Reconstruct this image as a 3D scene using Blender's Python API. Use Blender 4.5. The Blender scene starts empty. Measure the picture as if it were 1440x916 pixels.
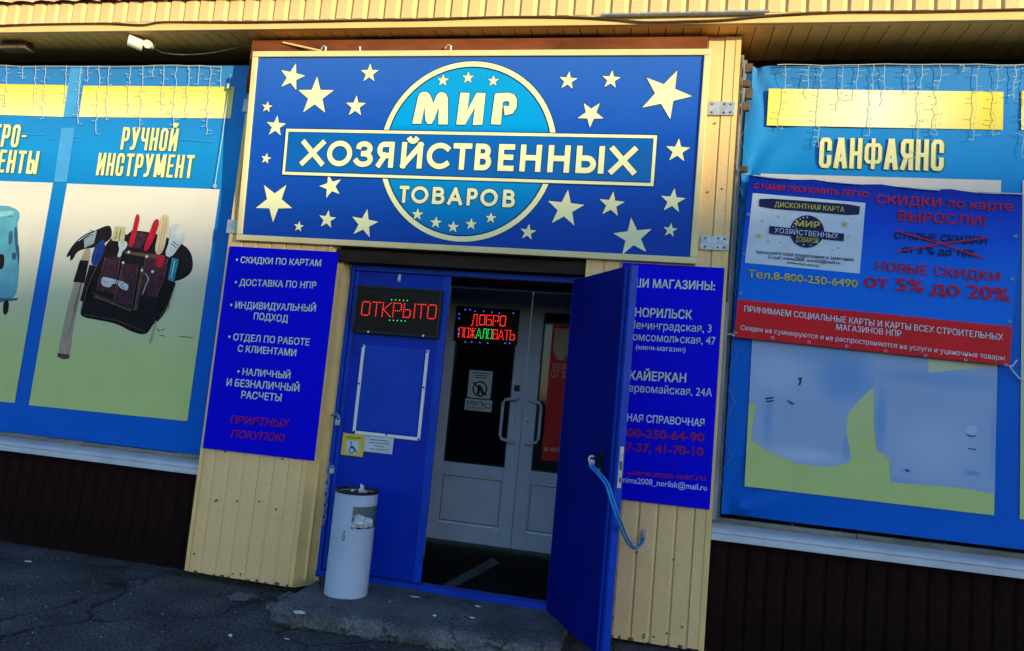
import bpy, bmesh, math, random
from mathutils import Vector, Matrix, noise
random.seed(7)
C = bpy.context.scene.collection
sc = bpy.context.scene
R = math.radians

# ------------------------------------------------------------------ camera
CAM = Vector((0, -4.6, 1.472))
YAW, PITCH, ROLL, FPX = 0.195275, 0.098178, 0.091561, 980.0
_f0 = Vector((-math.sin(YAW), math.cos(YAW), 0)); _r0 = Vector((math.cos(YAW), math.sin(YAW), 0)); _u0 = Vector((0, 0, 1))
FWD = math.cos(PITCH)*_f0 + math.sin(PITCH)*_u0
_up = -math.sin(PITCH)*_f0 + math.cos(PITCH)*_u0
RT = math.cos(ROLL)*_r0 + math.sin(ROLL)*_up
UP = -math.sin(ROLL)*_r0 + math.cos(ROLL)*_up
cd = bpy.data.cameras.new('camera'); cam = bpy.data.objects.new('camera', cd); C.objects.link(cam)
cd.sensor_width = 36; cd.lens = FPX/1440*36; cd.clip_start = 0.05; cd.clip_end = 2000
cam.matrix_world = Matrix(((RT.x, UP.x, -FWD.x, CAM.x), (RT.y, UP.y, -FWD.y, CAM.y), (RT.z, UP.z, -FWD.z, CAM.z), (0, 0, 0, 1)))
sc.camera = cam

# ------------------------------------------------------------------ light
SUN_EL, SUN_AZ = 9.0, 54.0          # elevation; degrees to the right of the facade's normal
sd = Vector((math.sin(R(SUN_AZ))*math.cos(R(SUN_EL)), -math.cos(R(SUN_AZ))*math.cos(R(SUN_EL)), math.sin(R(SUN_EL))))
w = bpy.data.worlds.new('World'); sc.world = w; w.use_nodes = True
nt = w.node_tree; sky = nt.nodes.new('ShaderNodeTexSky'); sky.sky_type = 'NISHITA'; sky.sun_disc = False; sky.dust_density = 0.3; sky.ozone_density = 3.2; sky.air_density = 1.0
sky.sun_elevation = R(SUN_EL); sky.sun_rotation = math.atan2(sd.x, sd.y)
nt.links.new(sky.outputs[0], nt.nodes['Background'].inputs[0]); nt.nodes['Background'].inputs[1].default_value = 0.15
sl = bpy.data.lights.new('sun', 'SUN'); sl.energy = 2.4; sl.angle = R(0.6); sl.color = (1.0, 0.87, 0.46)
so = bpy.data.objects.new('sun', sl); C.objects.link(so); so.rotation_euler = (-sd).to_track_quat('-Z', 'Y').to_euler()
so.location = (20, -20, 20)
sc.view_settings.view_transform = 'Standard'; sc.view_settings.look = 'None'; sc.view_settings.exposure = 1.5
sc.view_settings.gamma = 1

# ------------------------------------------------------------------ measuring helpers (a pixel's ray met with a real plane)
def ray(p): return RT*((p[0]-720)/FPX) - UP*((p[1]-458)/FPX) + FWD
class Plane:
    def __init__(s, o, n=(0, -1, 0)): s.o = Vector(o); s.n = Vector(n).normalized(); s.u = Vector((s.n.y*-1, s.n.x, 0)).normalized() if abs(s.n.z) < .9 else Vector((1, 0, 0)); s.v = s.n.cross(s.u)
    def at(s, p):
        d = ray(p); return CAM + d*((s.o-CAM).dot(s.n)/d.dot(s.n))
    def off(s, k): return Plane(s.o + s.n*k, s.n)
def YP(y): return Plane((0, y, 0))
def ZP(z): return Plane((0, 0, z), (0, 0, 1))

# ------------------------------------------------------------------ materials
M = {}
def mat(name, col, rough=.6, var=.12, scale=8., bump=0., bscale=60., metal=0., spec=.22, grain=0., gscale=300., emit=None, estr=0., coat=0., stretch=None, crack=0., cscale=4.):
    m = bpy.data.materials.new(name); m.use_nodes = True; n = m.node_tree; b = n.nodes['Principled BSDF']; L = n.links.new
    b.inputs['Roughness'].default_value = rough; b.inputs['Metallic'].default_value = metal; b.inputs['Specular IOR Level'].default_value = spec
    b.inputs['Coat Weight'].default_value = coat
    tc = n.nodes.new('ShaderNodeTexCoord'); src = tc.outputs['Object']
    if stretch:
        mp = n.nodes.new('ShaderNodeMapping'); mp.inputs['Scale'].default_value = stretch; L(src, mp.inputs[0]); src = mp.outputs[0]
    no = n.nodes.new('ShaderNodeTexNoise'); no.inputs['Scale'].default_value = scale; no.inputs['Detail'].default_value = 6; L(src, no.inputs['Vector'])
    cr = n.nodes.new('ShaderNodeValToRGB'); cr.color_ramp.elements[0].position = .3; cr.color_ramp.elements[1].position = .7
    cr.color_ramp.elements[0].color = (*[max(0, c*(1-var)) for c in col], 1); cr.color_ramp.elements[1].color = (*[min(1, c*(1+var)) for c in col], 1)
    L(no.outputs['Fac'], cr.inputs[0])
    if grain:
        g = n.nodes.new('ShaderNodeTexNoise'); g.inputs['Scale'].default_value = gscale; g.inputs['Detail'].default_value = 3; g.inputs['Roughness'].default_value = .8; L(tc.outputs['Object'], g.inputs['Vector'])
        gr = n.nodes.new('ShaderNodeMapRange'); gr.inputs[1].default_value = .38; gr.inputs[2].default_value = .68; gr.inputs[3].default_value = 1-grain; gr.inputs[4].default_value = 1+grain*1.6; L(g.outputs['Fac'], gr.inputs[0])
        mx = n.nodes.new('ShaderNodeMix'); mx.data_type = 'RGBA'; mx.blend_type = 'MULTIPLY'; mx.inputs[0].default_value = 1; L(cr.outputs[0], mx.inputs[6]); L(gr.outputs[0], mx.inputs[7]); L(mx.outputs[2], b.inputs['Base Color'])
    else: L(cr.outputs[0], b.inputs['Base Color'])
    cm_ = None
    if crack:
        dn = n.nodes.new('ShaderNodeTexNoise'); dn.inputs['Scale'].default_value = cscale*1.5; dn.inputs['Detail'].default_value = 6; L(tc.outputs['Object'], dn.inputs['Vector'])
        ad = n.nodes.new('ShaderNodeVectorMath'); ad.operation = 'MULTIPLY_ADD'; L(dn.outputs['Color'], ad.inputs[0]); ad.inputs[1].default_value = (.5, .5, .5); L(tc.outputs['Object'], ad.inputs[2])
        vo = n.nodes.new('ShaderNodeTexVoronoi'); vo.feature = 'DISTANCE_TO_EDGE'; vo.inputs['Scale'].default_value = cscale; L(ad.outputs[0], vo.inputs['Vector'])
        cw = n.nodes.new('ShaderNodeMapRange'); cw.inputs[1].default_value = 0; cw.inputs[2].default_value = crack; cw.inputs[3].default_value = .30; L(vo.outputs['Distance'], cw.inputs[0]); cm_ = cw.outputs[0]
        gate = n.nodes.new('ShaderNodeTexNoise'); gate.inputs['Scale'].default_value = cscale*.8; L(tc.outputs['Object'], gate.inputs['Vector'])
        gm = n.nodes.new('ShaderNodeMapRange'); gm.inputs[1].default_value = .48; gm.inputs[2].default_value = .56; L(gate.outputs['Fac'], gm.inputs[0])
        mm = n.nodes.new('ShaderNodeMath'); mm.operation = 'MAXIMUM'; L(cm_, mm.inputs[0]); L(gm.outputs[0], mm.inputs[1]); cm_ = mm.outputs[0]
        mx2 = n.nodes.new('ShaderNodeMix'); mx2.data_type = 'RGBA'; mx2.blend_type = 'MULTIPLY'; mx2.inputs[0].default_value = 1; L(b.inputs['Base Color'].links[0].from_socket, mx2.inputs[6]); L(cm_, mx2.inputs[7]); L(mx2.outputs[2], b.inputs['Base Color'])
    if bump:
        nb = n.nodes.new('ShaderNodeTexNoise'); nb.inputs['Scale'].default_value = bscale; nb.inputs['Detail'].default_value = 5; L(src, nb.inputs['Vector'])
        bp = n.nodes.new('ShaderNodeBump'); bp.inputs['Strength'].default_value = bump; bp.inputs['Distance'].default_value = .01
        L(nb.outputs['Fac'], bp.inputs['Height']); L(bp.outputs[0], b.inputs['Normal'])
    if emit: b.inputs['Emission Color'].default_value = (*emit, 1); b.inputs['Emission Strength'].default_value = estr
    M[name] = m; m['cr'] = 1
    return m
def gradient(name, axis, stops, rough=.5, nv=.05, bump=.0, wr=3.):
    """colour ramp along one world axis (on the window posters the print itself changes colour there)"""
    m = bpy.data.materials.new(name); m.use_nodes = True; n = m.node_tree; b = n.nodes['Principled BSDF']; L = n.links.new
    b.inputs['Roughness'].default_value = rough; b.inputs['Specular IOR Level'].default_value = .09
    tc = n.nodes.new('ShaderNodeTexCoord'); sp = n.nodes.new('ShaderNodeSeparateXYZ'); L(tc.outputs['Object'], sp.inputs[0])
    lo, hi = stops[0][0], stops[-1][0]
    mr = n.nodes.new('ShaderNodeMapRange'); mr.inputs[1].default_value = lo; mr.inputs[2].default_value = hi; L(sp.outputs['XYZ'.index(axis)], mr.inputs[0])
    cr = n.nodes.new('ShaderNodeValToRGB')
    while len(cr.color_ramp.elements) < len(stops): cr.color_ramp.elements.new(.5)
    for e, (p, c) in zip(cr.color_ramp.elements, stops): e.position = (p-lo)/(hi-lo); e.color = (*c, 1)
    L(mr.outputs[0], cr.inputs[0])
    no = n.nodes.new('ShaderNodeTexNoise'); no.inputs['Scale'].default_value = 5; no.inputs['Detail'].default_value = 6; L(tc.outputs['Object'], no.inputs['Vector'])
    mx = n.nodes.new('ShaderNodeMix'); mx.data_type = 'RGBA'; mx.blend_type = 'MULTIPLY'; mx.inputs[0].default_value = 1
    r2 = n.nodes.new('ShaderNodeMapRange'); r2.inputs[3].default_value = 1-nv*2; r2.inputs[4].default_value = 1+nv*2; L(no.outputs['Fac'], r2.inputs[0])
    L(cr.outputs[0], mx.inputs[6]); L(r2.outputs[0], mx.inputs[7]); L(mx.outputs[2], b.inputs['Base Color'])
    if bump:
        nb = n.nodes.new('ShaderNodeTexNoise'); nb.inputs['Scale'].default_value = wr; nb.inputs['Detail'].default_value = 3; nb.inputs['Distortion'].default_value = .6; L(tc.outputs['Object'], nb.inputs['Vector'])
        bp = n.nodes.new('ShaderNodeBump'); bp.inputs['Strength'].default_value = bump; bp.inputs['Distance'].default_value = .03
        L(nb.outputs['Fac'], bp.inputs['Height']); L(bp.outputs[0], b.inputs['Normal'])
    M[name] = m; return m

mat('yellow_siding', (.78, .50, .23), .5, .10, 3, .12, 25, stretch=(1, 1, .3), grain=.05, gscale=60)
mat('yellow_trim', (.77, .51, .20), .45, .08, 4, .06, 30)
mat('soffit_yellow', (.78, .44, .12), .6, .15, 4, .1, 25, spec=.1)
mat('red_brown_wood', (.16, .045, .018), .8, .35, 10, .4, 40, stretch=(.3, 1, 1), spec=.1)
mat('brown_siding', (.012, .0050, .0048), .8, .5, 6, .15, 30, spec=.05, grain=.3, gscale=40, stretch=(1, 1, .3))
mat('dark_wood', (.026, .016, .010), .8, .4, 10, .5, 40, stretch=(.3, 1, 1))
mat('grey_wood', (.17, .16, .14), .85, .45, 18, .6, 60, stretch=(.2, 1, 1))
mat('dark_wall', (.02, .015, .012), .9, .3, 5, .3, 30)
mat('sill_metal', (.50, .52, .58), .4, .12, 5, .08, 20, metal=.1)
mat('steel', (.42, .43, .44), .45, .25, 30, .1, 60, metal=.6)
mat('rust_steel', (.10, .065, .045), .8, .4, 30, .2, 60)
mat('white_plastic', (.72, .70, .66), .4, .06, 8)
mat('white_wire', (.55, .57, .60), .4, .05, 8)
mat('black_plastic', (.012, .012, .014), .4, .2, 20)
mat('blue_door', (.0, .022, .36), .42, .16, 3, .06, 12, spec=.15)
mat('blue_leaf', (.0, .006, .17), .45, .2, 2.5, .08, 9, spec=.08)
mat('blue_edge', (.0, .04, .40), .4, .15, 6, .05, 20, spec=.2)
mat('grey_paint', (.50, .53, .68), .45, .08, 4, .05, 30)
mat('glass_dark', (.006, .007, .009), .06, .1, 3, spec=.5)
mat('led_panel', (.012, .007, .005), .35, .3, 6, spec=.12)
mat('tile_red', (.07, .010, .009), .9, .3, 8, .2, 30)
mat('asphalt', (.056, .054, .060), .95, .42, 2.2, .8, 90, spec=.08, grain=.6, gscale=60, crack=.018, cscale=1.1)
mat('concrete', (.098, .096, .102), .95, .4, 4, .7, 40, spec=.08, grain=.35, gscale=60, crack=.035, cscale=4)
mat('rubble', (.10, .095, .085), .95, .4, 12, .8, 50, spec=.15)
mat('moss', (.035, .04, .015), .95, .5, 25, .6, 80, spec=.1)
mat('can_grey', (.37, .44, .56), .45, .10, 3, .04, 8, grain=.03, gscale=30)
mat('paper', (.50, .52, .56), .8, .12, 20, .1, 40)
mat('paper_yellow', (.62, .45, .04), .6, .08, 10)
mat('sign_bar_blue', (.0, .10, .42), .35, .05, 3)
mat('sign_outline', (.004, .03, .16), .4, .05, 3)
mat('sign_cream', (.80, .78, .46), .45, .05, 6)
mat('sign_frame', (.74, .60, .30), .4, .08, 5, .05, 20)
mat('board_blue', (.0, .0, .62), .45, .08, 1.5, .03, 5, spec=.06)
mat('board_letter', (.62, .62, .40), .5, .12, 30)
mat('board_letter_white', (.60, .62, .66), .5, .08, 30)
mat('board_red', (.24, .0, .09), .5, .35, 60)
mat('banner_red_letter', (.42, .0, .04), .5, .2, 40)
mat('banner_red', (.62, .0, .006), .5, .10, 3, .12, 8)
mat('banner_navy', (.002, .003, .06), .5, .15, 20)
mat('banner_yellow', (.50, .44, .06), .5, .12, 30)
mat('banner_white', (.55, .60, .70), .5, .06, 10)
mat('green_print', (.33, .42, .10), .5, .1, 20)
mat('condensed_cream', (.80, .70, .34), .5, .06, 20)
mat('condensed_shadow', (.02, .16, .16), .5, .06, 20)
mat('fixture_white', (.27, .37, .56), .45, .07, 3, .08, 4)
mat('fixture_pale', (.36, .46, .66), .45, .05, 3)
mat('fixture_shade', (.20, .31, .54), .45, .12, 3)
mat('cord_blue', (.02, .22, .55), .45, .1, 30)
mat('cable_black', (.01, .01, .01), .5, .2, 30)
mat('cable_brown', (.09, .055, .03), .7, .3, 40)
mat('print_black', (.012, .012, .016), .5, .2, 20)
mat('led_red', (.3, .0, .0), .4, emit=(1, .03, .02), estr=.8)
mat('led_green', (.0, .3, .05), .4, emit=(.02, .9, .15), estr=.5)
mat('led_blue', (.0, .0, .3), .4, emit=(.05, .08, 1), estr=.8)
mat('floor_dark', (.006, .007, .007), .9, .4, 12, .2, 40, spec=.05)
mat('tape_worn', (.055, .075, .06), .7, .5, 20)
mat('seam_and_highlight', (.06, .30, .66), .4, .1, 6)  # seam strips, and the highlights painted on the creases
mat('post_grey', (.20, .21, .24), .7, .5, 14, .3, 40, stretch=(1, 1, .2))
mat('grit_pale', (.20, .20, .22), .9, .5, 60)
# printed artwork colours
mat('art_black', (.014, .010, .012), .5, .3, 20, spec=.05); mat('art_maroon', (.055, .022, .035), .5, .4, 30, spec=.05); mat('art_brown', (.10, .06, .05), .5, .3, 30, spec=.05)
mat('art_wood', (.36, .27, .20), .5, .2, 14, stretch=(3, 1, .5)); mat('art_pale_wood', (.55, .44, .30), .5, .12, 14, spec=.05)
mat('art_red', (.42, .012, .03), .4, .15, 20, spec=.05); mat('art_steel', (.25, .31, .38), .4, .25, 25, spec=.05); mat('art_silver', (.45, .50, .56), .4, .12, 25, spec=.05)
mat('art_blue', (.012, .04, .22), .4, .3, 20, spec=.05); mat('art_cyan', (.02, .20, .34), .4, .2, 20, spec=.05); mat('art_bristle', (.45, .40, .22), .6, .3, 60, spec=.05)
mat('art_drill', (.09, .30, .42), .4, .15, 8, spec=.05); mat('art_drill_dark', (.03, .10, .20), .4, .2, 12, spec=.05); mat('art_drill_light', (.20, .45, .55), .4, .1, 12, spec=.05)
mat('window_glass', (.05, .06, .07), .1, .1, 2); mat('far_wall', (.40, .36, .30), .8, .1, 1); mat('far_roof', (.12, .12, .12), .8, .1, 1)

# ------------------------------------------------------------------ building helpers
class MB:
    def __init__(s): s.v = []; s.f = []; s.mi = []; s.cur = 0
    def add(s, vs, fs):
        k = len(s.v); s.v += [tuple(v) for v in vs]; s.f += [tuple(i+k for i in f) for f in fs]; s.mi += [s.cur]*len(fs); return s
    def box(s, x0, x1, y0, y1, z0, z1):
        v = [(x, y, z) for z in (z0, z1) for y in (y0, y1) for x in (x0, x1)]
        return s.add(v, [(0, 2, 3, 1), (4, 5, 7, 6), (0, 1, 5, 4), (2, 6, 7, 3), (0, 4, 6, 2), (1, 3, 7, 5)])
    def hexa(s, a, b):      # two quads of 4 corners, front and back
        return s.add(list(a)+list(b), [(0, 1, 2, 3), (7, 6, 5, 4), (0, 4, 5, 1), (1, 5, 6, 2), (2, 6, 7, 3), (3, 7, 4, 0)])
    def obox(s, a, b, w_, d_, up=(0, 0, 1)):    # bar from a to b, width w_, thickness d_ (along up)
        a = Vector(a); b = Vector(b); t = (b-a).normalized(); up = Vector(up); sd_ = t.cross(up).normalized(); u2 = sd_.cross(t)
        q = lambda p: [p - sd_*w_/2 - u2*d_/2, p + sd_*w_/2 - u2*d_/2, p + sd_*w_/2 + u2*d_/2, p - sd_*w_/2 + u2*d_/2]
        return s.hexa(q(a), q(b))
    def tube(s, pts, r, n=6, caps=True):
        pts = [Vector(p) for p in pts]; k0 = len(s.v); rs = r if isinstance(r, (list, tuple)) else [r]*len(pts)
        up = Vector((.13, .3, .94)); fs = []
        for i, p in enumerate(pts):
            t = (pts[min(i+1, len(pts)-1)] - pts[max(i-1, 0)]).normalized()
            if abs(t.dot(up)) > .95: up = Vector((1, .1, 0))
            a = t.cross(up).normalized(); b = t.cross(a); up = -b if False else up
            for j in range(n):
                an = 2*math.pi*j/n; s.v.append(tuple(p + (a*math.cos(an)+b*math.sin(an))*rs[i]))
        for i in range(len(pts)-1):
            for j in range(n): fs.append((k0+i*n+j, k0+i*n+(j+1) % n, k0+(i+1)*n+(j+1) % n, k0+(i+1)*n+j))
        if caps: fs.append(tuple(k0+j for j in range(n))[::-1]); fs.append(tuple(k0+(len(pts)-1)*n+j for j in range(n)))
        s.f += fs; s.mi += [s.cur]*len(fs); return s
    def cyl(s, a, b, r, n=16): return s.tube([a, b], r, n)
    def poly(s, pts, nrm, th=0.0):          # planar polygon, optionally with thickness behind it
        pts = [Vector(p) for p in pts]; n = len(pts); nrm = Vector(nrm)
        if not th: return s.add(pts, [tuple(range(n))])
        return s.add(pts + [p-nrm*th for p in pts], [tuple(range(n)), tuple(range(2*n-1, n-1, -1))] + [(i, n+i, n+(i+1) % n, (i+1) % n) for i in range(n)])
    def torus(s, c, ax, R_, r_, n=16, m=6, sx=1.):
        c = Vector(c); ax = Vector(ax).normalized(); a = ax.orthogonal().normalized(); b = ax.cross(a); k0 = len(s.v)
        for i in range(n):
            A = 2*math.pi*i/n; d = a*math.cos(A)*sx + b*math.sin(A)
            for j in range(m):
                B = 2*math.pi*j/m; s.v.append(tuple(c + d*R_ + d.normalized()*math.cos(B)*r_ + ax*math.sin(B)*r_))
        for i in range(n):
            for j in range(m): s.f.append((k0+i*m+j, k0+((i+1) % n)*m+j, k0+((i+1) % n)*m+(j+1) % m, k0+i*m+(j+1) % m)); s.mi.append(s.cur)
        return s
    def mesh(s, name, mats):
        me = bpy.data.meshes.new(name); me.from_pydata(s.v, [], s.f)
        for m in (mats if isinstance(mats, (list, tuple)) else [mats]): me.materials.append(M[m])
        if max(s.mi or [0]) > 0: me.polygons.foreach_set('material_index', s.mi)
        bm = bmesh.new(); bm.from_mesh(me); bmesh.ops.recalc_face_normals(bm, faces=bm.faces[:]); bm.to_mesh(me); bm.free()
        return me
    def build(s, name, mats, parent=None, smooth=False, bevel=0, label=None, kind=None):
        me = s.mesh(name, mats); return link(name, me, parent, smooth, bevel, label, kind)
def link(name, me, parent=None, smooth=False, bevel=0, label=None, kind=None, loc=None):
    o = bpy.data.objects.new(name, me); C.objects.link(o)
    if parent: o.parent = parent; o.matrix_parent_inverse = Matrix.Translation(-parent_loc(parent))
    if loc: o.location = loc
    if smooth:
        for p in me.polygons: p.use_smooth = True
        try: me.set_sharp_from_angle(angle=R(35))
        except Exception: pass
    if bevel:
        b = o.modifiers.new('bevel', 'BEVEL'); b.width = bevel; b.segments = 2; b.limit_method = 'ANGLE'
    if label: o['label'] = label
    if kind: o['kind'] = kind
    return o
def parent_loc(p):
    return p.location.copy()      # every part's own inverse already cancels its parent
def tag(o, label, cat, group=None):
    o['label'] = label; o['category'] = cat
    if group: o['group'] = group
    return o
def thing(name, loc, label, cat, group=None):
    o = bpy.data.objects.new(name, None); C.objects.link(o); o.location = loc; o.empty_display_size = .1
    return tag(o, label, cat, group)

# ------------------------------------------------------------------ lettering
_tc = {}
def glyphs(s, bold):
    key = (s, bold)
    if key not in _tc:
        cu = bpy.data.curves.new('t', 'FONT'); cu.body = s; cu.size = 1; cu.resolution_u = 3; cu.fill_mode = 'FRONT'
        o = bpy.data.objects.new('t', cu); me = bpy.data.meshes.new_from_object(o)
        _tc[key] = ([v.co.copy() for v in me.vertices], [tuple(p.vertices) for p in me.polygons])
        bpy.data.objects.remove(o); bpy.data.curves.remove(cu); bpy.data.meshes.remove(me)
    return _tc[key]
def extent(s, bold):
    v = glyphs(s, bold)[0]; return min(p.x for p in v), max(p.x for p in v)
CAP = {}
def text(s, bl, br, cap, pl, m, parent, bold=.02, slant=0., prefix='', label=None, k=.0015, name='lettering'):
    """one printed line, baseline from pixel bl to br on the plane; prefix = letters that stand left of bl"""
    if 0 not in CAP: CAP[0] = max(p.y for p in glyphs('Н', 0)[0])
    b_ = bold; bold = 0; hcap = CAP[0]+b_*1.4
    pl = pl.off(k); P0 = pl.at(bl); P1 = pl.at(br); h = (pl.at((bl[0], bl[1]-cap)) - P0).dot(pl.v)
    full = prefix+s; x0, x1 = extent(full, bold)
    xv = x0
    if prefix:
        a0, a1 = extent(s, bold); xv = x1 - (a1-a0)
    u = (P1-P0)/(x1-xv+2*b_); vv = pl.v*(h/hcap)
    vs, fs = glyphs(full, bold)
    mb = MB()
    sh = [(0, 0)] if b_ < .008 else [(-b_, 0), (b_, 0)] if b_ < .013 else [(-b_, -b_*.7), (b_, b_*.7), (-b_, b_*.7), (b_, -b_*.7)] + ([(0, 0)] if b_ > .025 else [])
    for i, (sx, sy) in enumerate(sh):
        mb.add([P0 + u*(p.x-xv+b_+sx) + vv*(p.y+b_*.7+sy) + pl.u*(slant*p.y*h/hcap) + pl.n*(.00006*i) for p in vs], fs)
    return mb.build(name, m, parent, label=label)
ST = {  # centre-line strokes for condensed and dotted letters, and relative widths
 'Р': (1, [[(0, 0), (0, 1), (.8, 1), (1, .9), (1, .54), (.8, .44), (0, .44)]]), 'У': (1.05, [[(0, 1), (.5, .40)], [(1, 1), (.45, .06), (.3, 0), (.0, 0)]]),
 'Ч': (1, [[(0, 1), (0, .56), (.2, .44), (1, .44)], [(1, 1), (1, 0)]]), 'Н': (1, [[(0, 0), (0, 1)], [(1, 0), (1, 1)], [(0, .5), (1, .5)]]),
 'О': (1, [[(.2, 0), (0, .1), (0, .9), (.2, 1), (.8, 1), (1, .9), (1, .1), (.8, 0), (.2, 0)]]), 'И': (1.05, [[(0, 1), (0, 0)], [(0, .12), (1, .88)], [(1, 1), (1, 0)]]),
 'Й': (1.05, [[(0, 1), (0, 0)], [(0, .12), (1, .88)], [(1, 1), (1, 0)], [(.25, 1.28), (.4, 1.2), (.6, 1.2), (.75, 1.28)]]),
 'С': (1, [[(1, .66), (1, .9), (.8, 1), (.2, 1), (0, .9), (0, .1), (.2, 0), (.8, 0), (1, .1), (1, .34)]]), 'Т': (1, [[(0, 1), (1, 1)], [(.5, 1), (.5, 0)]]),
 'М': (1.4, [[(0, 0), (0, 1)], [(.07, 1), (.5, .1), (.93, 1)], [(1, 1), (1, 0)]]), 'Е': (.85, [[(1, 1), (0, 1), (0, 0), (1, 0)], [(0, .52), (.85, .52)]]),
 'А': (1.1, [[(0, 0), (.42, 1), (.58, 1), (1, 0)], [(.2, .26), (.8, .26)]]), 'Ф': (1.4, [[(.5, 1), (.5, 0)], [(.12, .2), (0, .3), (0, .72), (.12, .82), (.88, .82), (1, .72), (1, .3), (.88, .2), (.12, .2)]]),
 'Я': (1, [[(1, 0), (1, 1), (.2, 1), (0, .9), (0, .58), (.2, .46), (1, .46)], [(.5, .46), (0, 0)]]), 'Ы': (1.35, [[(0, 1), (0, 0), (.5, 0), (.62, .1), (.62, .46), (.5, .56), (0, .56)], [(1, 1), (1, 0)]]),
 'Ь': (1, [[(0, 1), (0, 0), (.8, 0), (1, .1), (1, .46), (.8, .56), (0, .56)]]), 'Э': (1, [[(0, .9), (.2, 1), (.8, 1), (1, .9), (1, .1), (.8, 0), (.2, 0), (0, .1)], [(.3, .5), (1, .5)]]),
 'Л': (1, [[(0, 0), (.2, .15), (.3, 1), (1, 1), (1, 0)]]), 'К': (1, [[(0, 0), (0, 1)], [(1, 1), (.1, .5), (1, 0)]]), '-': (.6, [[(0, .5), (1, .5)]]),
 'Д': (1.15, [[(.15, 0), (.3, 1), (.85, 1), (.85, 0)], [(0, -.12), (0, 0), (1, 0), (1, -.12)]]), 'Б': (1, [[(.9, 1), (0, 1), (0, 0), (.8, 0), (1, .1), (1, .46), (.8, .56), (0, .56)]]),
 'П': (1, [[(0, 0), (0, 1), (1, 1), (1, 0)]]), 'Ж': (1.3, [[(.5, 0), (.5, 1)], [(0, 1), (.5, .5), (1, 1)], [(0, 0), (.5, .5), (1, 0)]]),
 'В': (1, [[(0, 0), (0, 1), (.75, 1), (.92, .9), (.92, .62), (.75, .54), (0, .54)], [(.75, .54), (1, .44), (1, .1), (.8, 0), (0, 0)]]),
}
def layout(s, W, gap=.28):
    tot = sum(ST[c][0] for c in s) + gap*(len(s)-1); k = W/tot; x = 0; out = []
    for c in s: out.append((c, x*k, ST[c][0]*k)); x += ST[c][0]+gap
    return out
def ribbon(mb, pts, t, P0, pu, pv, nrm, dep, ctr, step=.00003):
    """constant-width stroke: one quad per segment, each a hair higher than the last, squared or rounded at the bends"""
    pts = [Vector(p) for p in pts]; pts = pts[:1]+[b for a, b in zip(pts, pts[1:]) if (b-a).length > 1e-5]; n = len(pts); closed = (pts[0]-pts[-1]).length < 1e-6
    W3 = lambda q: P0 + pu*q.x + pv*q.y + nrm*(dep+step*(ctr[0] % 40))
    segs = [(pts[i], pts[i+1], (pts[i+1]-pts[i]).normalized()) for i in range(n-1)]
    def bend(i, j):
        if i < 0 or j >= len(segs):
            if closed: i %= len(segs); j %= len(segs)
            else: return None
        return segs[i][2].angle(segs[j][2])
    for i, (a, b, d) in enumerate(segs):
        m = Vector((-d.y, d.x))*t/2; p, q = a.copy(), b.copy()
        b0, b1 = bend(i-1, i) if (i > 0 or closed) else None, bend(i, i+1)
        if b0 is None or abs(b0-math.pi/2) < .25: p -= d*t/2
        if b1 is None or abs(b1-math.pi/2) < .25: q += d*t/2
        ctr[0] += 1; mb.add([W3(p+m), W3(q+m), W3(q-m), W3(p-m)], [(0, 1, 2, 3)])
        if b1 is not None and not abs(b1-math.pi/2) < .25 and b1 > .02:
            ctr[0] += 1; mb.add([W3(b+Vector((math.cos(k*math.pi/6), math.sin(k*math.pi/6)))*t/2) for k in range(12)], [tuple(range(12))])
def block_text(s, bl, br, cap, pl, m, parent, thick=.3, gap=.28, k=.0015, dx=0, dz=0, label=None):
    """heavy condensed capitals made of constant-width strokes"""
    P0 = pl.at(bl); P1 = pl.at(br); h = (pl.at((bl[0], bl[1]-cap)) - P0).dot(pl.v); W = (P1-P0).length; pu = (P1-P0)/W
    P0 = P0 + pl.u*dx + pl.v*dz
    mb = MB(); ctr = [0]
    for c, x, wd in layout(s, W, gap):
        t = min(thick*h*.5, wd*.36)*(.62 if c == 'Ф' else 1); iw = wd-t; ih = h-t
        for st in ST[c][1]:
            ribbon(mb, [(x+t/2+u_*iw, t/2+v_*ih) for u_, v_ in st], t, P0, pu, pl.v, pl.n, k, ctr)
    return mb.build('lettering', m, parent, label=label)
def dots(s, bl, br, cap, pl, mats, parent, pitch, rad, idx=lambda i: 0, name='led_dots', label=None):
    P0 = pl.at(bl); P1 = pl.at(br); h = (pl.at((bl[0], bl[1]-cap)) - P0).dot(pl.v); W = (P1-P0).length; pu = (P1-P0)/W
    mb = MB()
    for i, (c, x, wd) in enumerate(layout(s, W, .35)):
        mb.cur = idx(i); seen = []
        for st in ST[c][1]:
            for a, b in zip(st, st[1:]):
                A = Vector((x+a[0]*wd, a[1]*h)); B = Vector((x+b[0]*wd, b[1]*h)); n = max(1, round((B-A).length/pitch))
                for q in range(n+1):
                    p = A.lerp(B, q/n)
                    if all((p-o).length > pitch*.6 for o in seen): seen.append(p); dot(mb, P0+pu*p.x+pl.v*p.y, pl, rad)
    return mb.build(name, mats, parent, kind='stuff', label=label)
def dot(mb, c, pl, r):
    vs = [c+pl.n*r*.9]+[c+(pl.u*math.cos(a)+pl.v*math.sin(a))*r for a in [i*math.pi/3 for i in range(6)]]
    mb.add(vs, [(0, 1+i, 1+(i+1) % 6) for i in range(6)])
def patch(pts, pl, m, parent, k=.001, name='print', label=None, sc_=None, org=None, mb=None):
    if sc_: pts = [(org[0]+x*sc_, org[1]+y*sc_) for x, y in pts]
    q = pl.off(k); own = mb is None; mb = mb or MB(); mb.poly([q.at(p) for p in pts], q.n)
    return mb.build(name, m, parent, label=label) if own else mb
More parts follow.
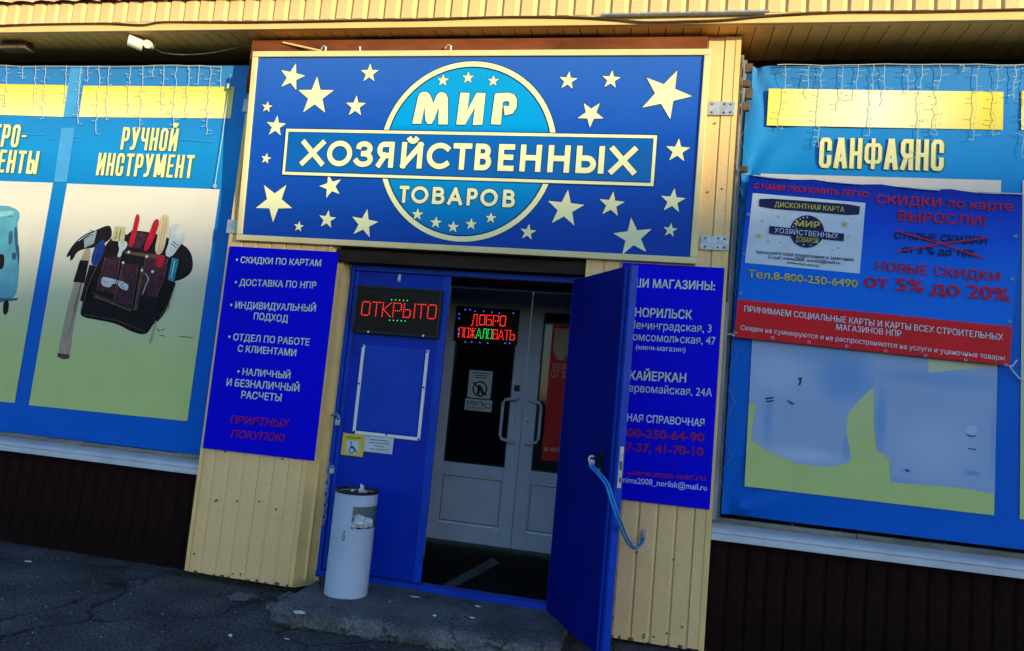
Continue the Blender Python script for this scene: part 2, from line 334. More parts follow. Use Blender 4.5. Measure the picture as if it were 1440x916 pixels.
def smooth_poly(pts, it=1):
    for _ in range(it):
        o = []
        for i in range(len(pts)):
            a, b = pts[i], pts[(i+1) % len(pts)]
            o += [(a[0]*.75+b[0]*.25, a[1]*.75+b[1]*.25), (a[0]*.25+b[0]*.75, a[1]*.25+b[1]*.75)]
        pts = o
    return pts

# ================================================================== SETTING
def ground():
    mb = MB(); xs = [-400, -60, -12] + [-9+i*.12 for i in range(118)] + [12, 60, 400]; ys = [-400, -60, -12] + [-5+i*.1 for i in range(54)] + [6, 60, 400]
    def hz(x, y):
        k = 1 if -9 < x < 5 and -5 < y < .4 else 0
        return k*(.012*noise.noise(Vector((x*1.1, y*1.1, 0))) + .006*noise.noise(Vector((x*5, y*5, 2))))
    vs = [(x, y, hz(x, y)) for y in ys for x in xs]; nx = len(xs)
    mb.add(vs, [(j*nx+i, j*nx+i+1, (j+1)*nx+i+1, (j+1)*nx+i) for j in range(len(ys)-1) for i in range(nx-1)])
    mb.build('ground', 'asphalt', smooth=True, kind='structure')
ground()

# shop building: fascia, soffit, columns, plinth, sills, doors
bld = thing('shop_building', (-1.3, .3, 0), 'shop front clad in yellow ribbed siding above dark brown plinth siding, entrance in the middle', 'building')
PITCH_ = .115
def slat(L, p=PITCH_, d=.012, flat=.080, axis='z', name='siding_panel', m='yellow_siding'):
    """one siding panel: flat face proud of a sloped groove; front faces -y; runs 0..L up"""
    g0 = (p-flat)*.34; prof = [(0, 0), (g0*.35, 0), (g0, -d), (g0+flat, -d), (p-g0*.35-.0015, -d*.15), (p-.0015, 0), (p-.0015, .006), (0, .006)]
    n = len(prof); mb = MB()
    mb.add([(x, y, 0) for x, y in prof]+[(x, y, L) for x, y in prof], [tuple(range(n))[::-1], tuple(range(n, 2*n))] + [(i, (i+1) % n, n+(i+1) % n, n+i) for i in range(n)])
    return mb.mesh(name, m)
def run_slats(me, name, parent, x0, x1, y, z, PITCH_=.115, jit=.0015, zj=0.):
    x = x0
    while x + PITCH_ <= x1+.002:
        link(name, me, parent, loc=(0, 0, 0)).location = Vector((x, y + random.uniform(-jit, jit), z+random.uniform(-zj, zj))); x += PITCH_
    return x
FY = -.14; FZ = 3.985
# back wall behind everything
mb = MB(); mb.box(-9, -2.35, .36, .5, 0, 4.6); mb.box(-.40, 6, .36, .5, 0, 4.6); mb.box(-2.35, -.40, .36, .5, 2.42, 4.6)
mb.build('wall', 'dark_wall', bld)
# fascia
fa = MB().box(-9, 6, FY+.012, FY+.03, FZ, 4.75).build('fascia', 'yellow_trim', bld)
me = slat(.42, p=.1245, flat=.076, d=.012)
run_slats(me, 'siding_panel', fa, -9, 6, FY+.004, 4.06, .1245)
mb = MB(); mb.box(-9, 6, FY-.012, FY+.010, FZ, 4.045); mb.box(-9, 6, FY-.020, FY-.012, 4.035, 4.050)
mb.build('trim_strip', 'yellow_trim', fa, bevel=.003)
# soffit
sf = MB().box(-9, 6, FY+.03, .36, FZ+.02, FZ+.04).build('soffit', 'dark_wood', bld)
prof_me = None
mb = MB(); mb.box(0, PITCH_-.006, FY+.032, .355, FZ+.004, FZ+.018); prof_me = mb.mesh('soffit_plank', 'soffit_yellow')
x = -9
while x < 5.9:
    o = link('soffit_plank', prof_me, sf); o.location = (x, 0, random.uniform(-.0015, .0015)); x += PITCH_
# roof edge above the fascia
rf = MB().box(-9, 6, FY-.03, 2.0, 4.75, 4.80).build('roof', 'tile_red', bld)
zt = YP(FY-.02).at((100, 4)).z
mb = MB(); x = -9
for i in range(70):
    pts = [(x+.2*a/6, FY-.035-.012*math.sin(math.pi*a/6), zt+.012*math.sin(math.pi*a/6)-.003*random.random()) for a in range(7)]
    vs = pts + [(p[0], .2, p[2]+.18) for p in pts]; mb.add(vs, [(j, j+1, 8+j, 7+j) for j in range(6)]); x += .2
mb.build('roof_tile_edge', 'tile_red', rf)
# columns
def column(x0, x1):
    c = MB().box(x0+.004, x1-.004, .012, .355, 0.03, FZ).build('column', 'yellow_trim', bld)
    xe = run_slats(slat(FZ-.03-.012, d=.008, flat=.092), 'siding_panel', c, x0, x1, .006, .02)
    mb = MB(); w2 = x1-xe-.003
    mb.box(xe, x1-.004, -.006, .010, .03, FZ-.012)
    if w2 > .01: mb.build('edge_panel', 'yellow_siding', c)
    cor = MB(); cor.box(x1-.03, x1+.003, -.010, -.0065, .025, FZ-.014); cor.box(x1-.001, x1+.003, -.0065, .35, .025, FZ-.014)
    cor.box(x0-.003, x0+.025, -.010, -.0065, .025, FZ-.014); cor.box(x0-.003, x0-.0005, -.0065, .35, .025, FZ-.014)
    cor.build('corner_trim', 'yellow_trim', c)
    ft = MB(); xx = x0+.01
    while xx < x1-.03:
        w_ = random.uniform(.012, .04); ft.box(xx, xx+w_, -.0035, -.0022, .018, .018+random.uniform(.004, .022)); xx += w_+random.uniform(.02, .10)
    ft.build('rust_chip', 'rust_steel', c, kind='stuff')
    sc_ = MB()
    for i in range(26):
        xx = random.uniform(x0+.05, x1-.05); zz = random.choice([.08, .15, .55, .9, 2.9, 3.4, 1.2])+random.uniform(-.03, .03)
        sc_.cyl((xx, -.003, zz), (xx, -.012, zz), .006, 6)
    sc_.build('screw', 'rust_steel', c, kind='stuff')
    return c
cl = column(-3.10, -2.27); cr_ = column(-.44, .462)
# angled reveal of left column
mb = MB(); mb.hexa([(-2.268, -.004, .02), (-2.268, -.004, 2.43), (-2.17, .15, 2.43), (-2.17, .15, .02)], [(-2.28, .02, .02), (-2.28, .02, 2.43), (-2.20, .17, 2.43), (-2.20, .17, .02)])
rv = mb.build('reveal', 'yellow_trim', cl)
mb = MB(); mb.box(-2.235, -2.205, .055, .073, .06, 2.42); mb.box(-2.20, -2.145, .128, .16, .05, 2.42); mb.build('reveal_strip', 'yellow_trim', rv, bevel=.003)
# plinth siding
def plinth(x0, x1):
    p = MB().box(x0, x1, .10, .355, 0, .70).build('plinth', 'dark_wall', bld)
    run_slats(slat(.70, d=.010, flat=.074, m='brown_siding'), 'plinth_panel', p, x0, x1, .085, 0.0)
plinth(-8.94, -3.104); plinth(.466, 5.9)
def sill(x0, x1):
    s = MB()
    prof = [(.15, .79), (.13, .772), (.03, .762), (.005, .752), (.005, .738), (.014, .733), (.005, .728), (.005, .692), (.016, .688), (.016, .70), (.15, .74)]
    n = len(prof); s.add([(x0, y, z) for y, z in prof]+[(x1, y, z) for y, z in prof], [tuple(range(n)), tuple(range(n, 2*n))[::-1]] + [(i, n+i, n+(i+1) % n, (i+1) % n) for i in range(n)])
    o = s.build('window_sill', 'sill_metal', bld)
    mb = MB(); xx = x0
    while xx < x1:
        L = random.uniform(.5, 1.1); e = min(xx+L, x1); mb.box(xx, e-.004, .112, .149, .785, .812+random.uniform(-.004, .004)); xx = e
    mb.build('wood_strip', 'grey_wood', o, bevel=.003)
sill(-8.9, -3.106); sill(.468, 5.9)
# frame posts beside the banners
mb = MB(); mb.box(.475, .50, .10, .355, .80, 3.9); mb.box(.505, .53, .17, .355, .80, 3.9); mb.build('window_frame_post', 'post_grey', bld, bevel=.003)
mb = MB(); mb.box(-3.16, -3.115, .12, .355, .80, 3.9); mb.build('window_frame_post', 'dark_wood', bld, bevel=.003)
# lintel under the sign
mb = MB(); mb.box(-2.262, -.445, .02, .17, 2.31, 2.40); mb.box(-2.262, -.445, .05, .2, 2.405, 2.6); mb.box(-2.262, -.445, .012, .05, 2.42, 2.46)
lt = mb.build('lintel', 'dark_wood', bld, bevel=.004)
MB().box(-2.265, -.44, .0, .34, 2.62, FZ).build('wall_over_door', 'dark_wood', bld)
MB().box(-3.105, .245, -.045, -.012, 3.55, 3.955).build('header_board', 'red_brown_wood', bld, bevel=.003)

# vestibule
FL = .125
mb = MB(); mb.box(-2.30, -2.18, .175, 1.62, 0, 2.62); mb.box(-.46, -.30, .175, 1.62, 0, 2.62); mb.box(-2.18, -.46, .175, 1.62, 2.42, 2.6)
vs_ = mb.build('vestibule', 'dark_wall', bld)
MB().box(-2.18, -.46, .16, 1.75, 0, FL).build('vestibule_floor', 'floor_dark', vs_)
fp = ZP(FL); mb = MB(); mb.poly([fp.off(.003).at(p) for p in [(618, 825), (633, 829), (703, 792), (693, 784)]], (0, 0, 1), .002); mb.build('floor_tape', 'tape_worn', vs_)
# outer door frame, threshold
fr = MB(); fr.box(-2.165, -2.135, .11, .175, .10, 2.31); fr.box(-.53, -.462, .09, .175, .10, 2.31); fr.box(-2.134, -.531, .115, .17, 2.268, 2.309); fr.box(-1.40, -.462, .075, .17, .085, .135); fr.box(-2.165, -1.401, .10, .17, .085, .130)
fr.build('door_frame', 'blue_edge', bld, bevel=.003)
# closed left leaf
XL0, XL1, DY = -2.13, -1.415, .13
dl = MB().box(XL0, XL1, DY, DY+.05, .14, 2.265).build('outer_door', 'blue_door', bld, bevel=.003)
mb = MB(); mb.box(XL1-.045, XL1+.012, DY-.008, DY-.0005, .14, 2.265); mb.box(XL0+.0, XL0+.03, DY-.006, DY-.0005, .14, 2.265); mb.build('door_stile', 'blue_edge', dl, bevel=.002)
mb = MB(); mb.box(XL1+.001, XL1+.006, DY+.002, DY+.04, 1.05, 1.15); mb.box(XL1+.001, XL1+.005, DY+.002, DY+.04, 2.0, 2.2); mb.box(XL1+.001, XL1+.005, DY+.002, DY+.04, .3, .55); mb.build('strike_plate', 'steel', dl)
# hook above the illuminated sign
DP = YP(DY)
h0 = DP.at((562, 393)); mb = MB(); mb.box(h0.x-.010, h0.x+.010, DY-.006, DY-.0005, h0.z-.02, h0.z+.035); mb.tube([(h0.x, DY-.006, h0.z-.01), (h0.x, DY-.03, h0.z-.015), (h0.x-.004, DY-.034, h0.z+.008)], .003); mb.build('hook', 'steel', dl)
# open right leaf
H = Vector((-.525, .06, 0)); F = Vector((-.128, -.575, 0)); t = (F-H).normalized(); nn = Vector((t.y, -t.x, 0))
if nn.y > 0: nn = -nn
Wd = (F-H).length
leaf = bpy.data.objects.new('open_door', None)
def LQ(a, k, z): q = H + t*a + nn*k; return (q.x, q.y, z)
def lbox(mb, a0, a1, k0, k1, z0, z1): mb.hexa([LQ(a0, k1, z0), LQ(a1, k1, z0), LQ(a1, k1, z1), LQ(a0, k1, z1)], [LQ(a0, k0, z0), LQ(a1, k0, z0), LQ(a1, k0, z1), LQ(a0, k0, z1)])
bpy.data.objects.remove(leaf)
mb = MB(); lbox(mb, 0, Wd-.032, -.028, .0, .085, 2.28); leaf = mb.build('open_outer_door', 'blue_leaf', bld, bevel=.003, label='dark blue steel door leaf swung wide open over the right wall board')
mb = MB(); lbox(mb, Wd-.031, Wd, -.050, -.004, .085, 2.28); lbox(mb, Wd-.060, Wd-.033, .0005, .005, .09, 2.275); mb.build('door_edge', 'blue_edge', leaf, bevel=.002)
mb = MB(); lbox(mb, 0, Wd-.04, -.052, -.030, .10, 2.27); mb.build('door_skin', 'blue_door', leaf)
hz_ = Plane(H+nn*.001, nn).at((846, 648)); ha = (hz_-H).dot(t)
hz = hz_.z
mb = MB(); lbox(mb, Wd+.0005, Wd+.003, -.040, -.016, hz-.13, hz+.10); mb.build('lock_plate', 'steel', leaf)
mb = MB(); lbox(mb, Wd+.003, Wd+.006, -.034, -.022, hz-.03, hz+.02); lbox(mb, Wd+.003, Wd+.005, -.034, -.024, hz-.10, hz-.07); mb.build('latch', 'rust_steel', leaf)
mb = MB(); lbox(mb, ha-.02, ha+.022, .001, .008, hz-.10, hz+.05)
mb.tube([LQ(ha, .008, hz+.01), LQ(ha, .045, hz+.01), LQ(ha-.02, .055, hz+.01), LQ(ha-.10, .055, hz+.004)], .010, 8); mb.build('handle', 'black_plastic', leaf, smooth=True)
mb = MB(); lbox(mb, ha-.012, ha+.004, .0085, .016, hz-.085, hz-.05); mb.build('lock_cylinder', 'steel', leaf)
mb = MB(); mb.tube([LQ(ha+.0, -.052, hz+.01), LQ(ha+.0, -.09, hz+.01), LQ(ha-.0, -.10, hz+.01), LQ(ha+.07, -.10, hz+.012)], .009, 8); mb.build('outer_handle', 'black_plastic', leaf, smooth=True)
for z in (.35, 1.2, 2.05): MB().cyl((H.x+.004, H.y+.03, z-.05), (H.x+.004, H.y+.03, z+.05), .011, 10).build('hinge', 'blue_edge', leaf)
# inner grey double doors
IY = 1.5; IP = YP(IY)
seam = (IP.at((748, 420)).x + IP.at((719, 772)).x)/2
zb = .15; ztop = 2.40
MB().box(-2.18, -.46, IY+.02, IY+.1, 2.42, 2.6).build('inner_header', 'dark_wall', vs_)
mb = MB(); mb.box(-2.175, -.465, IY-.02, IY+.06, ztop+.004, 2.418); mb.box(-2.175, seam-.795, IY-.01, IY+.06, FL+.002, ztop); mb.box(seam+.795 if seam+.795 < -.466 else -.50, -.465, IY-.01, IY+.06, FL+.002, ztop); mb.build('inner_door_frame', 'grey_paint', bld)
GZ0 = IP.at((665, 653)).z; GZ1 = IP.at((685, 434)).z
def inner_door(x0, x1, hx, glabel):
    gz0 = GZ0; gz1 = GZ1; st = .115
    gx0 = x0+st; gx1 = x1-st
    mb = MB(); mb.box(x0, gx0, IY, IY+.045, zb, ztop-.003); mb.box(gx1, x1, IY, IY+.045, zb, ztop-.003)
    mb.box(gx0+.0005, gx1-.0005, IY+.001, IY+.044, gz1, ztop-.003); mb.box(gx0+.0005, gx1-.0005, IY+.001, IY+.044, gz0-.10, gz0); mb.box(gx0+.0005, gx1-.0005, IY+.001, IY+.044, zb, .30)
    d = mb.build('inner_door', 'grey_paint', bld, bevel=.003)
    MB().box(gx0+.001, gx1-.001, IY+.006, IY+.03, .305, gz0-.105).build('lower_panel', 'grey_paint', d)
    mb = MB(); q0, q1, q2, q3 = gx0+.012, gx1-.012, .318, gz0-.118
    for a_ in ((q0, q1, q2, q2+.005), (q0, q1, q3-.005, q3), (q0, q0+.005, q2+.006, q3-.006), (q1-.005, q1, q2+.006, q3-.006)): mb.box(a_[0], a_[1], IY+.0035, IY+.0058, a_[2], a_[3])
    mb.build('panel_groove_dark', 'black_plastic', d)  # dark groove round the recessed panel, put in as black bars
    MB().box(gx0-.002, gx1+.002, IY+.024, IY+.030, gz0-.004, gz1+.004).build('glass_pane', 'glass_dark', d)
    mb = MB()
    for a, b, c_, e in ((gx0, gx1, gz0, gz0+.012), (gx0, gx1, gz1-.012, gz1), (gx0, gx0+.012, gz0+.013, gz1-.013), (gx1-.012, gx1, gz0+.013, gz1-.013)): mb.box(a, b, IY+.008, IY+.022, c_, e)
    mb.build('glazing_bead', 'black_plastic', d)
    s_ = -1 if hx < seam else 1
    hzt, hzb = 1.44, 1.06
    mb = MB(); pts = [(hx, IY, hzt), (hx, IY-.045, hzt), (hx+s_*.03, IY-.065, hzt-.005), (hx+s_*.10, IY-.065, hzt-.02), (hx+s_*.115, IY-.065, hzt-.05), (hx+s_*.115, IY-.065, hzb+.05), (hx+s_*.10, IY-.065, hzb+.02), (hx+s_*.03, IY-.065, hzb+.005), (hx, IY-.045, hzb), (hx, IY, hzb)]
    mb.tube(pts, .014, 10); mb.build('pull_handle', 'grey_paint', d, smooth=True)
    mb = MB(); mb.box(hx+s_*.0-.014, hx+.014, IY-.006, IY-.0005, 1.22, 1.29); o = mb.build('keyhole_plate', 'steel', d)
    mb = MB(); mb.box(hx-.004, hx+.004, IY-.008, IY-.0065, 1.235, 1.275); mb.build('keyhole', 'print_black', d)
    return d
d1 = inner_door(seam-.79, seam-.003, seam-.055, ''); d2 = inner_door(seam+.003, seam+.575, seam+.055, '')
sb = IP.at((728, 546)); mb = MB(); mb.box(sb.x-.03, sb.x+.02, IY-.004, IY-.0005, sb.z-.03, sb.z+.025); mb.build('door_sticker', 'black_plastic', d1)

# concrete step
def step():
    mb = MB(); nx, ny = 70, 26; X0, X1 = -2.12, -.375
    def front(x):
        tt = (x-X0)/(X1-X0); return -.66 + .10*tt + .10*max(0, 1-tt*7)**2 + .02*noise.noise(Vector((x*6, 0, 3))) + (.10*max(0, (tt-.93)/.07)**2)
    top = [];
    for j in range(ny+1):
        for i in range(nx+1):
            x = X0+(X1-X0)*i/nx; f = front(x); v = j/ny; y = .15+(f-.15)*v
            if i == 0: x += .05*noise.noise(Vector((y*5, 1, 1)))
            e = max(0, (v-.90)/.10); ex = max(0, 1-(x-X0)/.06); er = max(0, 1-(X1-x)/.05)
            z = .10 + .006*noise.noise(Vector((x*4, y*4, 0))) + .003*noise.noise(Vector((x*22, y*22, 0))) - .016*e**3*(1+noise.noise(Vector((x*14, 5, 0)))) - .035*ex**2 - .015*er**2
            top.append((x, y, z))
    k = nx+1; mb.add(top, [(j*k+i, j*k+i+1, (j+1)*k+i+1, (j+1)*k+i) for j in range(ny) for i in range(nx)])
    # skirts
    edge = [ny*k+i for i in range(nx+1)]; left = [j*k for j in range(ny+1)]; right = [j*k+nx for j in range(ny+1)]
    for e, d in ((edge, (0, -1)), (left, (-1, 0)), (right, (1, 0))):
        rows = [[mb.v[q] for q in e]]
        for r in range(1, 6):
            zz = r/5
            rows.append([(p[0]+d[0]*.012*noise.noise(Vector((p[0]*9, p[1]*9, r*.9))), p[1]+d[1]*(.02*noise.noise(Vector((p[0]*9, r*.8, 0)))+.006), p[2]*(1-zz)-.03*zz) for p in rows[0]])
        vs = [p for row in rows for p in row]; n = len(e)
        mb.add(vs, [(r*n+i, r*n+i+1, (r+1)*n+i+1, (r+1)*n+i) for r in range(5) for i in range(n-1)])
    mb.build('entrance_step', 'concrete', smooth=True, kind='structure')
step()

# ================================================================== SIGN OVER THE DOOR
n_s = Vector((0, -(3.82-2.42), -.10)).normalized()
n_s = Vector((0, -1.40, -.10)).normalized()
SP = Plane((0, -.03, 2.42), n_s)
c4 = [SP.at(p) for p in ((357, 73.7), (998, 69.3), (981, 373), (333, 337))]
xl = (c4[0].x+c4[3].x)/2; xr = (c4[1].x+c4[2].x)/2
def sp(x, v, k=0): return Vector((x, -.03, 2.42)) + SP.v*v + n_s*k      # v along the sloped face
V0 = (c4[2]+c4[3]).z/2; V1 = (c4[0]+c4[1]).z/2
v0 = (V0-2.42)/SP.v.z; v1 = (V1-2.42)/SP.v.z
sign = thing('shop_sign', (-1.38, -.05, V0), 'large blue lightbox sign with yellow stars, round emblem and pale frame above the entrance', 'sign')
def sbox(mb, x0, x1, a0, a1, k0, k1): mb.hexa([sp(x0, a0, k1), sp(x1, a0, k1), sp(x1, a1, k1), sp(x0, a1, k1)], [sp(x0, a0, k0), sp(x1, a0, k0), sp(x1, a1, k0), sp(x0, a1, k0)])
gradient('sign_blue', 'Z', [(2.4, (.003, .05, .36)), (3.2, (.006, .07, .44)), (3.8, (.03, .12, .50))], .32, .05)  # face colour gets darker towards the bottom
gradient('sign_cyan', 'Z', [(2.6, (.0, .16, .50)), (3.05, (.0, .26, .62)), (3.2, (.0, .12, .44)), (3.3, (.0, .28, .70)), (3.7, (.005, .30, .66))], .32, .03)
mb = MB(); sbox(mb, xl+.004, xr-.004, v0+.004, v1-.004, -.075, -.012); mb.build('sign_box', 'sign_frame', sign)
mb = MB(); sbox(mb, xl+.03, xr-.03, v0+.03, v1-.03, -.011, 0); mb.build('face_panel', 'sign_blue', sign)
fw = .042
for a in ((xl, xr, v0, v0+fw), (xl, xr, v1-fw, v1), (xl, xl+fw, v0+fw+.001, v1-fw-.001), (xr-fw, xr, v0+fw+.001, v1-fw-.001)):
    mb = MB(); sbox(mb, *a, -.072, .014); mb.build('frame_bar', 'sign_frame', sign, bevel=.004)
# emblem
cc = SP.at((655.5, 213)); rr = ((SP.at((655, 86.6))-cc).length + (SP.at((655, 339.5))-cc).length)/2
def disc(mb, c, r0, r1, k, n=72, a0=0, a1=2*math.pi):
    P = [c + n_s*k + (SP.u*math.cos(a0+(a1-a0)*i/n)+SP.v*math.sin(a0+(a1-a0)*i/n))*r1 for i in range(n+1)]
    if r0 == 0: mb.add([c+n_s*k]+P, [(0, i+1, i+2) for i in range(n)])
    else:
        Q = [c + n_s*k + (SP.u*math.cos(a0+(a1-a0)*i/n)+SP.v*math.sin(a0+(a1-a0)*i/n))*r0 for i in range(n+1)]
        mb.add(P+Q, [(i, i+1, n+2+i, n+1+i) for i in range(n)])
mb = MB(); disc(mb, cc, 0, rr+.006, .0015); mb.build('emblem_outline', 'sign_outline', sign)
mb = MB(); disc(mb, cc, rr-.036, rr, .003); mb.build('emblem_ring', 'sign_cream', sign)
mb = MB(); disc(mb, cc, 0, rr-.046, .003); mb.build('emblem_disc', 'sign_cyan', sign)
bc = [SP.at(p) for p in ((403.8, 181.6), (924.5, 191), (918.6, 262.6), (396.8, 245.6))]
bx0 = (bc[0].x+bc[3].x)/2; bx1 = (bc[1].x+bc[2].x)/2
vz = lambda q: (q.z-2.42)/SP.v.z
b0 = (vz(bc[2])+vz(bc[3]))/2; b1 = (vz(bc[0])+vz(bc[1]))/2
def flat(x0, x1, a0, a1, k): return [sp(x0, a0, k), sp(x1, a0, k), sp(x1, a1, k), sp(x0, a1, k)]
for e, k, m, nm in ((.007, .0045, 'sign_outline', 'bar_outline'), (0, .006, 'sign_cream', 'bar_border'), (-.021, .0075, 'sign_outline', 'bar_inner_outline'), (-.026, .009, 'sign_bar_blue', 'bar')):
    mb = MB(); mb.add(flat(bx0-e, bx1+e, b0-e, b1+e, k), [(0, 1, 2, 3)]); mb.build(nm, m, sign)
def star(c, r, rot=0, k=.004, inner=.40, m='sign_cream'):
    c3 = SP.at(c); rad = (SP.at((c[0], c[1]-r)) - c3).length
    q = [c3 + n_s*k + (SP.u*math.sin(R(rot)+i*math.pi/5) + SP.v*math.cos(R(rot)+i*math.pi/5))*(rad if i % 2 == 0 else rad*inner) for i in range(10)]
    mb = MB(); mb.add([c3+n_s*k]+q, [(0, i+1, (i+1) % 10+1) for i in range(10)]); so_ = mb.build('star', m, sign)
    c3 = c3; q2 = [c3 + n_s*(k-.0015) + (p-n_s*k-c3)*(1+.006/rad*1.3) for p in q]
    mb = MB(); mb.add([c3+n_s*(k-.0015)]+q2, [(0, i+1, (i+1) % 10+1) for i in range(10)]); mb.build('star_outline', 'sign_outline', so_)
for a in [((411, 109), 20, 12), ((444, 136), 28, 0), ((520, 103.5), 14, 0), ((500.5, 150), 15.5, 0), ((376, 151), 8.5, 5), ((388.5, 178), 15.5, 3), ((374.5, 223.5), 8, 8), ((465.5, 262.5), 17.5, 198), ((386, 284), 29, 178),
          ((420.5, 319), 8, 5), ((460.5, 309), 13.5, 5), ((512.5, 315), 21, 8), ((799, 114), 13.5, 4), ((859.5, 112.5), 13.5, 4), ((936, 133), 36, 22), ((831, 161), 19, 36), ((953, 212.5), 17.5, 2), ((795, 294), 27, 4),
          ((860, 288), 18.5, 4), ((742.5, 327), 12, 5), ((890, 334), 28, -9), ((946, 283), 18, 4), ((942.5, 324), 10.5, 5)]: star(*a)
for a in [((623.3, 113.8), 9, 0), ((658.5, 110), 9, 0), ((694, 114.5), 8.5, 0), ((587.4, 302), 9, 0), ((613.3, 313.5), 9, 0), ((637.6, 319.6), 9, 0), ((662.8, 315.8), 9, 0), ((690.5, 307), 8.5, 0)]: star(*a, k=.0055)
# МИР : heavy round-shouldered letters
def heavy(strokes, x0, x1, cap, t_, base):
    P0 = SP.at(base[0]); P1 = SP.at(base[1])
    for k_, m_, grow in ((.0062, 'sign_outline', .010), (.0075, 'sign_cream', 0)):
        mb = MB(); j = 0
        for st in strokes:
            for (a, b) in zip(st, st[1:]):
                ribbon2(mb, a, b, t_+grow, k_+.00005*(j % 12)); j += 1
        mb.build('lettering', m_, sign)
def ribbon2(mb, a, b, t_, k):
    pl = SP; A = pl.at(a); B = pl.at(b); ra = t_/2; d = (B-A).normalized(); s_ = n_s.cross(d)
    seg = 10; pts = []
    for i in range(seg+1): an = math.pi*i/seg; pts.append(B + s_*ra*math.cos(an) + d*ra*math.sin(an))
    for i in range(seg+1): an = math.pi*i/seg; pts.append(A - s_*ra*math.cos(an) - d*ra*math.sin(an))
    mb.add([p+n_s*k for p in pts], [tuple(range(len(pts)))])
def polyletter(px, rounded=1, hole=None):
    for k_, m_, g in ((.0062, 'sign_outline', .006), (.0078, 'sign_cream', 0)):
        P = [SP.at(p) for p in px]; c = sum(P, Vector())/len(P); mb = MB()
        Q = []
        for i, p in enumerate(P):
            a = P[i-1]; b = P[(i+1) % len(P)]; d1 = (p-a).normalized(); d2 = (b-p).normalized(); m = (d1.cross(n_s)+d2.cross(n_s))
            m = m.normalized() if m.length > 1e-6 else d1.cross(n_s); Q.append(p + m*g*(-1 if flip(P) else 1)+n_s*k_)
        mb.add(Q, [tuple(range(len(Q)))]); mb.build('lettering', m_, sign)
def flip(P): 
    s_ = sum((P[i]-P[0]).cross(P[(i+1) % len(P)]-P[0]).dot(n_s) for i in range(len(P))); return s_ < 0
z3 = lambda L: [(320+x*.3493, 50+y*.3493) for x, y in L]
z4 = lambda L: [(660+x*.3711, 50+y*.3711) for x, y in L]
polyletter(z3([(745, 357), (768, 250), (775, 236), (790, 228), (806, 230), (818, 242), (830, 275), (842, 243), (855, 231), (870, 230), (882, 238), (889, 256), (888, 360), (850, 360), (851, 290), (834, 340), (822, 358), (806, 358), (798, 345), (794, 290), (781, 357)]))
polyletter(z3([(922, 360), (938, 232), (976, 233), (966, 305), (1003, 233), (1040, 234), (1027, 362), (988, 362), (997, 292), (958, 361)]))
polyletter(z4([(82, 338), (98, 222), (150, 218), (172, 226), (182, 245), (180, 275), (165, 298), (135, 305), (130, 268), (150, 270), (153, 254), (142, 250), (128, 254), (120, 340)]))
def arc(cx, cy, rx, ry, a0, a1, n=14): return [(cx+rx*math.cos(R(a0+(a1-a0)*i/n)), cy+ry*math.sin(R(a0+(a1-a0)*i/n))) for i in range(n+1)]
GEO = {'Х': [[(0, 1), (1, 0)], [(1, 1), (0, 0)]], 'О': [arc(.5, .5, .5, .5, 0, 360, 32)], 'З': [[(.02, .86)]+arc(.42, .76, .50, .24, 140, -90, 14), arc(.42, .26, .58, .26, 90, -155, 16)],
 'Я': [[(1, 0), (1, 1), (.5, 1)]+arc(.38, .73, .38, .27, 90, 270, 12)+[(1, .46)], [(.48, .46), (0, 0)]], 'Й': [[(0, 1), (0, 0)], [(0, .0), (1, 1)], [(1, 1), (1, 0)], arc(.5, 1.30, .2, .12, 200, 340, 8)],
 'С': [arc(.55, .5, .55, .5, 48, 312, 26)], 'Т': [[(0, 1), (1, 1)], [(.5, .99), (.5, 0)]], 'В': [[(0, 0), (0, 1), (.5, 1)]+arc(.5, .77, .40, .23, 90, -90, 12)+[(0, .54)], [(.5, .54)]+arc(.56, .27, .44, .27, 90, -90, 12)+[(0, 0)]],
 'Е': [[(1, 1), (0, 1), (0, 0), (1, 0)], [(0, .52), (.9, .52)]], 'Н': [[(0, 0), (0, 1)], [(1, 0), (1, 1)], [(.05, .52), (.95, .52)]], 'Ы': [[(0, 1), (0, 0), (.35, 0)]+arc(.35, .28, .30, .28, -90, 90, 12)+[(0, .56)], [(1, 1), (1, 0)]],
 'А': [[(0, 0), (.5, 1)], [(.5, 1), (1, 0)], [(.2, .28), (.8, .28)]], 'Р': [[(0, 0), (0, 1), (.5, 1)]+arc(.62, .73, .38, .27, 90, -90, 12)+[(0, .46)]]}
def geo_line(s_, ext, bl, br, cap, tpx, k0):
    P0 = SP.at(bl); P1 = SP.at(br); pu = (P1-P0).normalized(); h = (SP.at((bl[0], bl[1]-cap))-P0).dot(SP.v); sc_x = (P1-P0).length/(br[0]-bl[0])
    def wx(x): return (SP.at((x, bl[1]+(br[1]-bl[1])*(x-bl[0])/(br[0]-bl[0])))-P0).dot(pu)
    t = tpx*sc_x
    for k_, m_, g in ((k0, 'sign_outline', .009), (k0+.0022, 'sign_cream', 0)):
        for c, (a, b) in zip(s_, ext):
            mb = MB(); x0, x1 = wx(a), wx(b); ctr = [0]
            for st in GEO[c]: ribbon(mb, [(x0+t/2+u_*(x1-x0-t), t/2+v_*(h-t)) for u_, v_ in st], t+g, P0, pu, SP.v, n_s, k_, ctr)
            mb.build('letter', m_, sign)
geo_line('ХОЗЯЙСТВЕННЫХ', [(423, 456), (459.7, 494.7), (499.9, 524.3), (529.6, 553.3), (563.5, 593.5), (599.4, 633.7), (636, 662.3), (667, 690.3), (699.7, 722.3), (730.5, 760.2), (769.5, 800.3), (809, 848.5), (856, 893.8)], (423, 233.2), (890, 246.5), 35.5, 7.4, .0105)
geo_line('ТОВАРОВ', [(561, 574.8), (577.8, 602.2), (607.5, 625), (629, 650), (656, 671), (675, 699.5), (706.4, 723.8)], (562, 285.5), (723, 292.5), 24, 4.8, .0062)
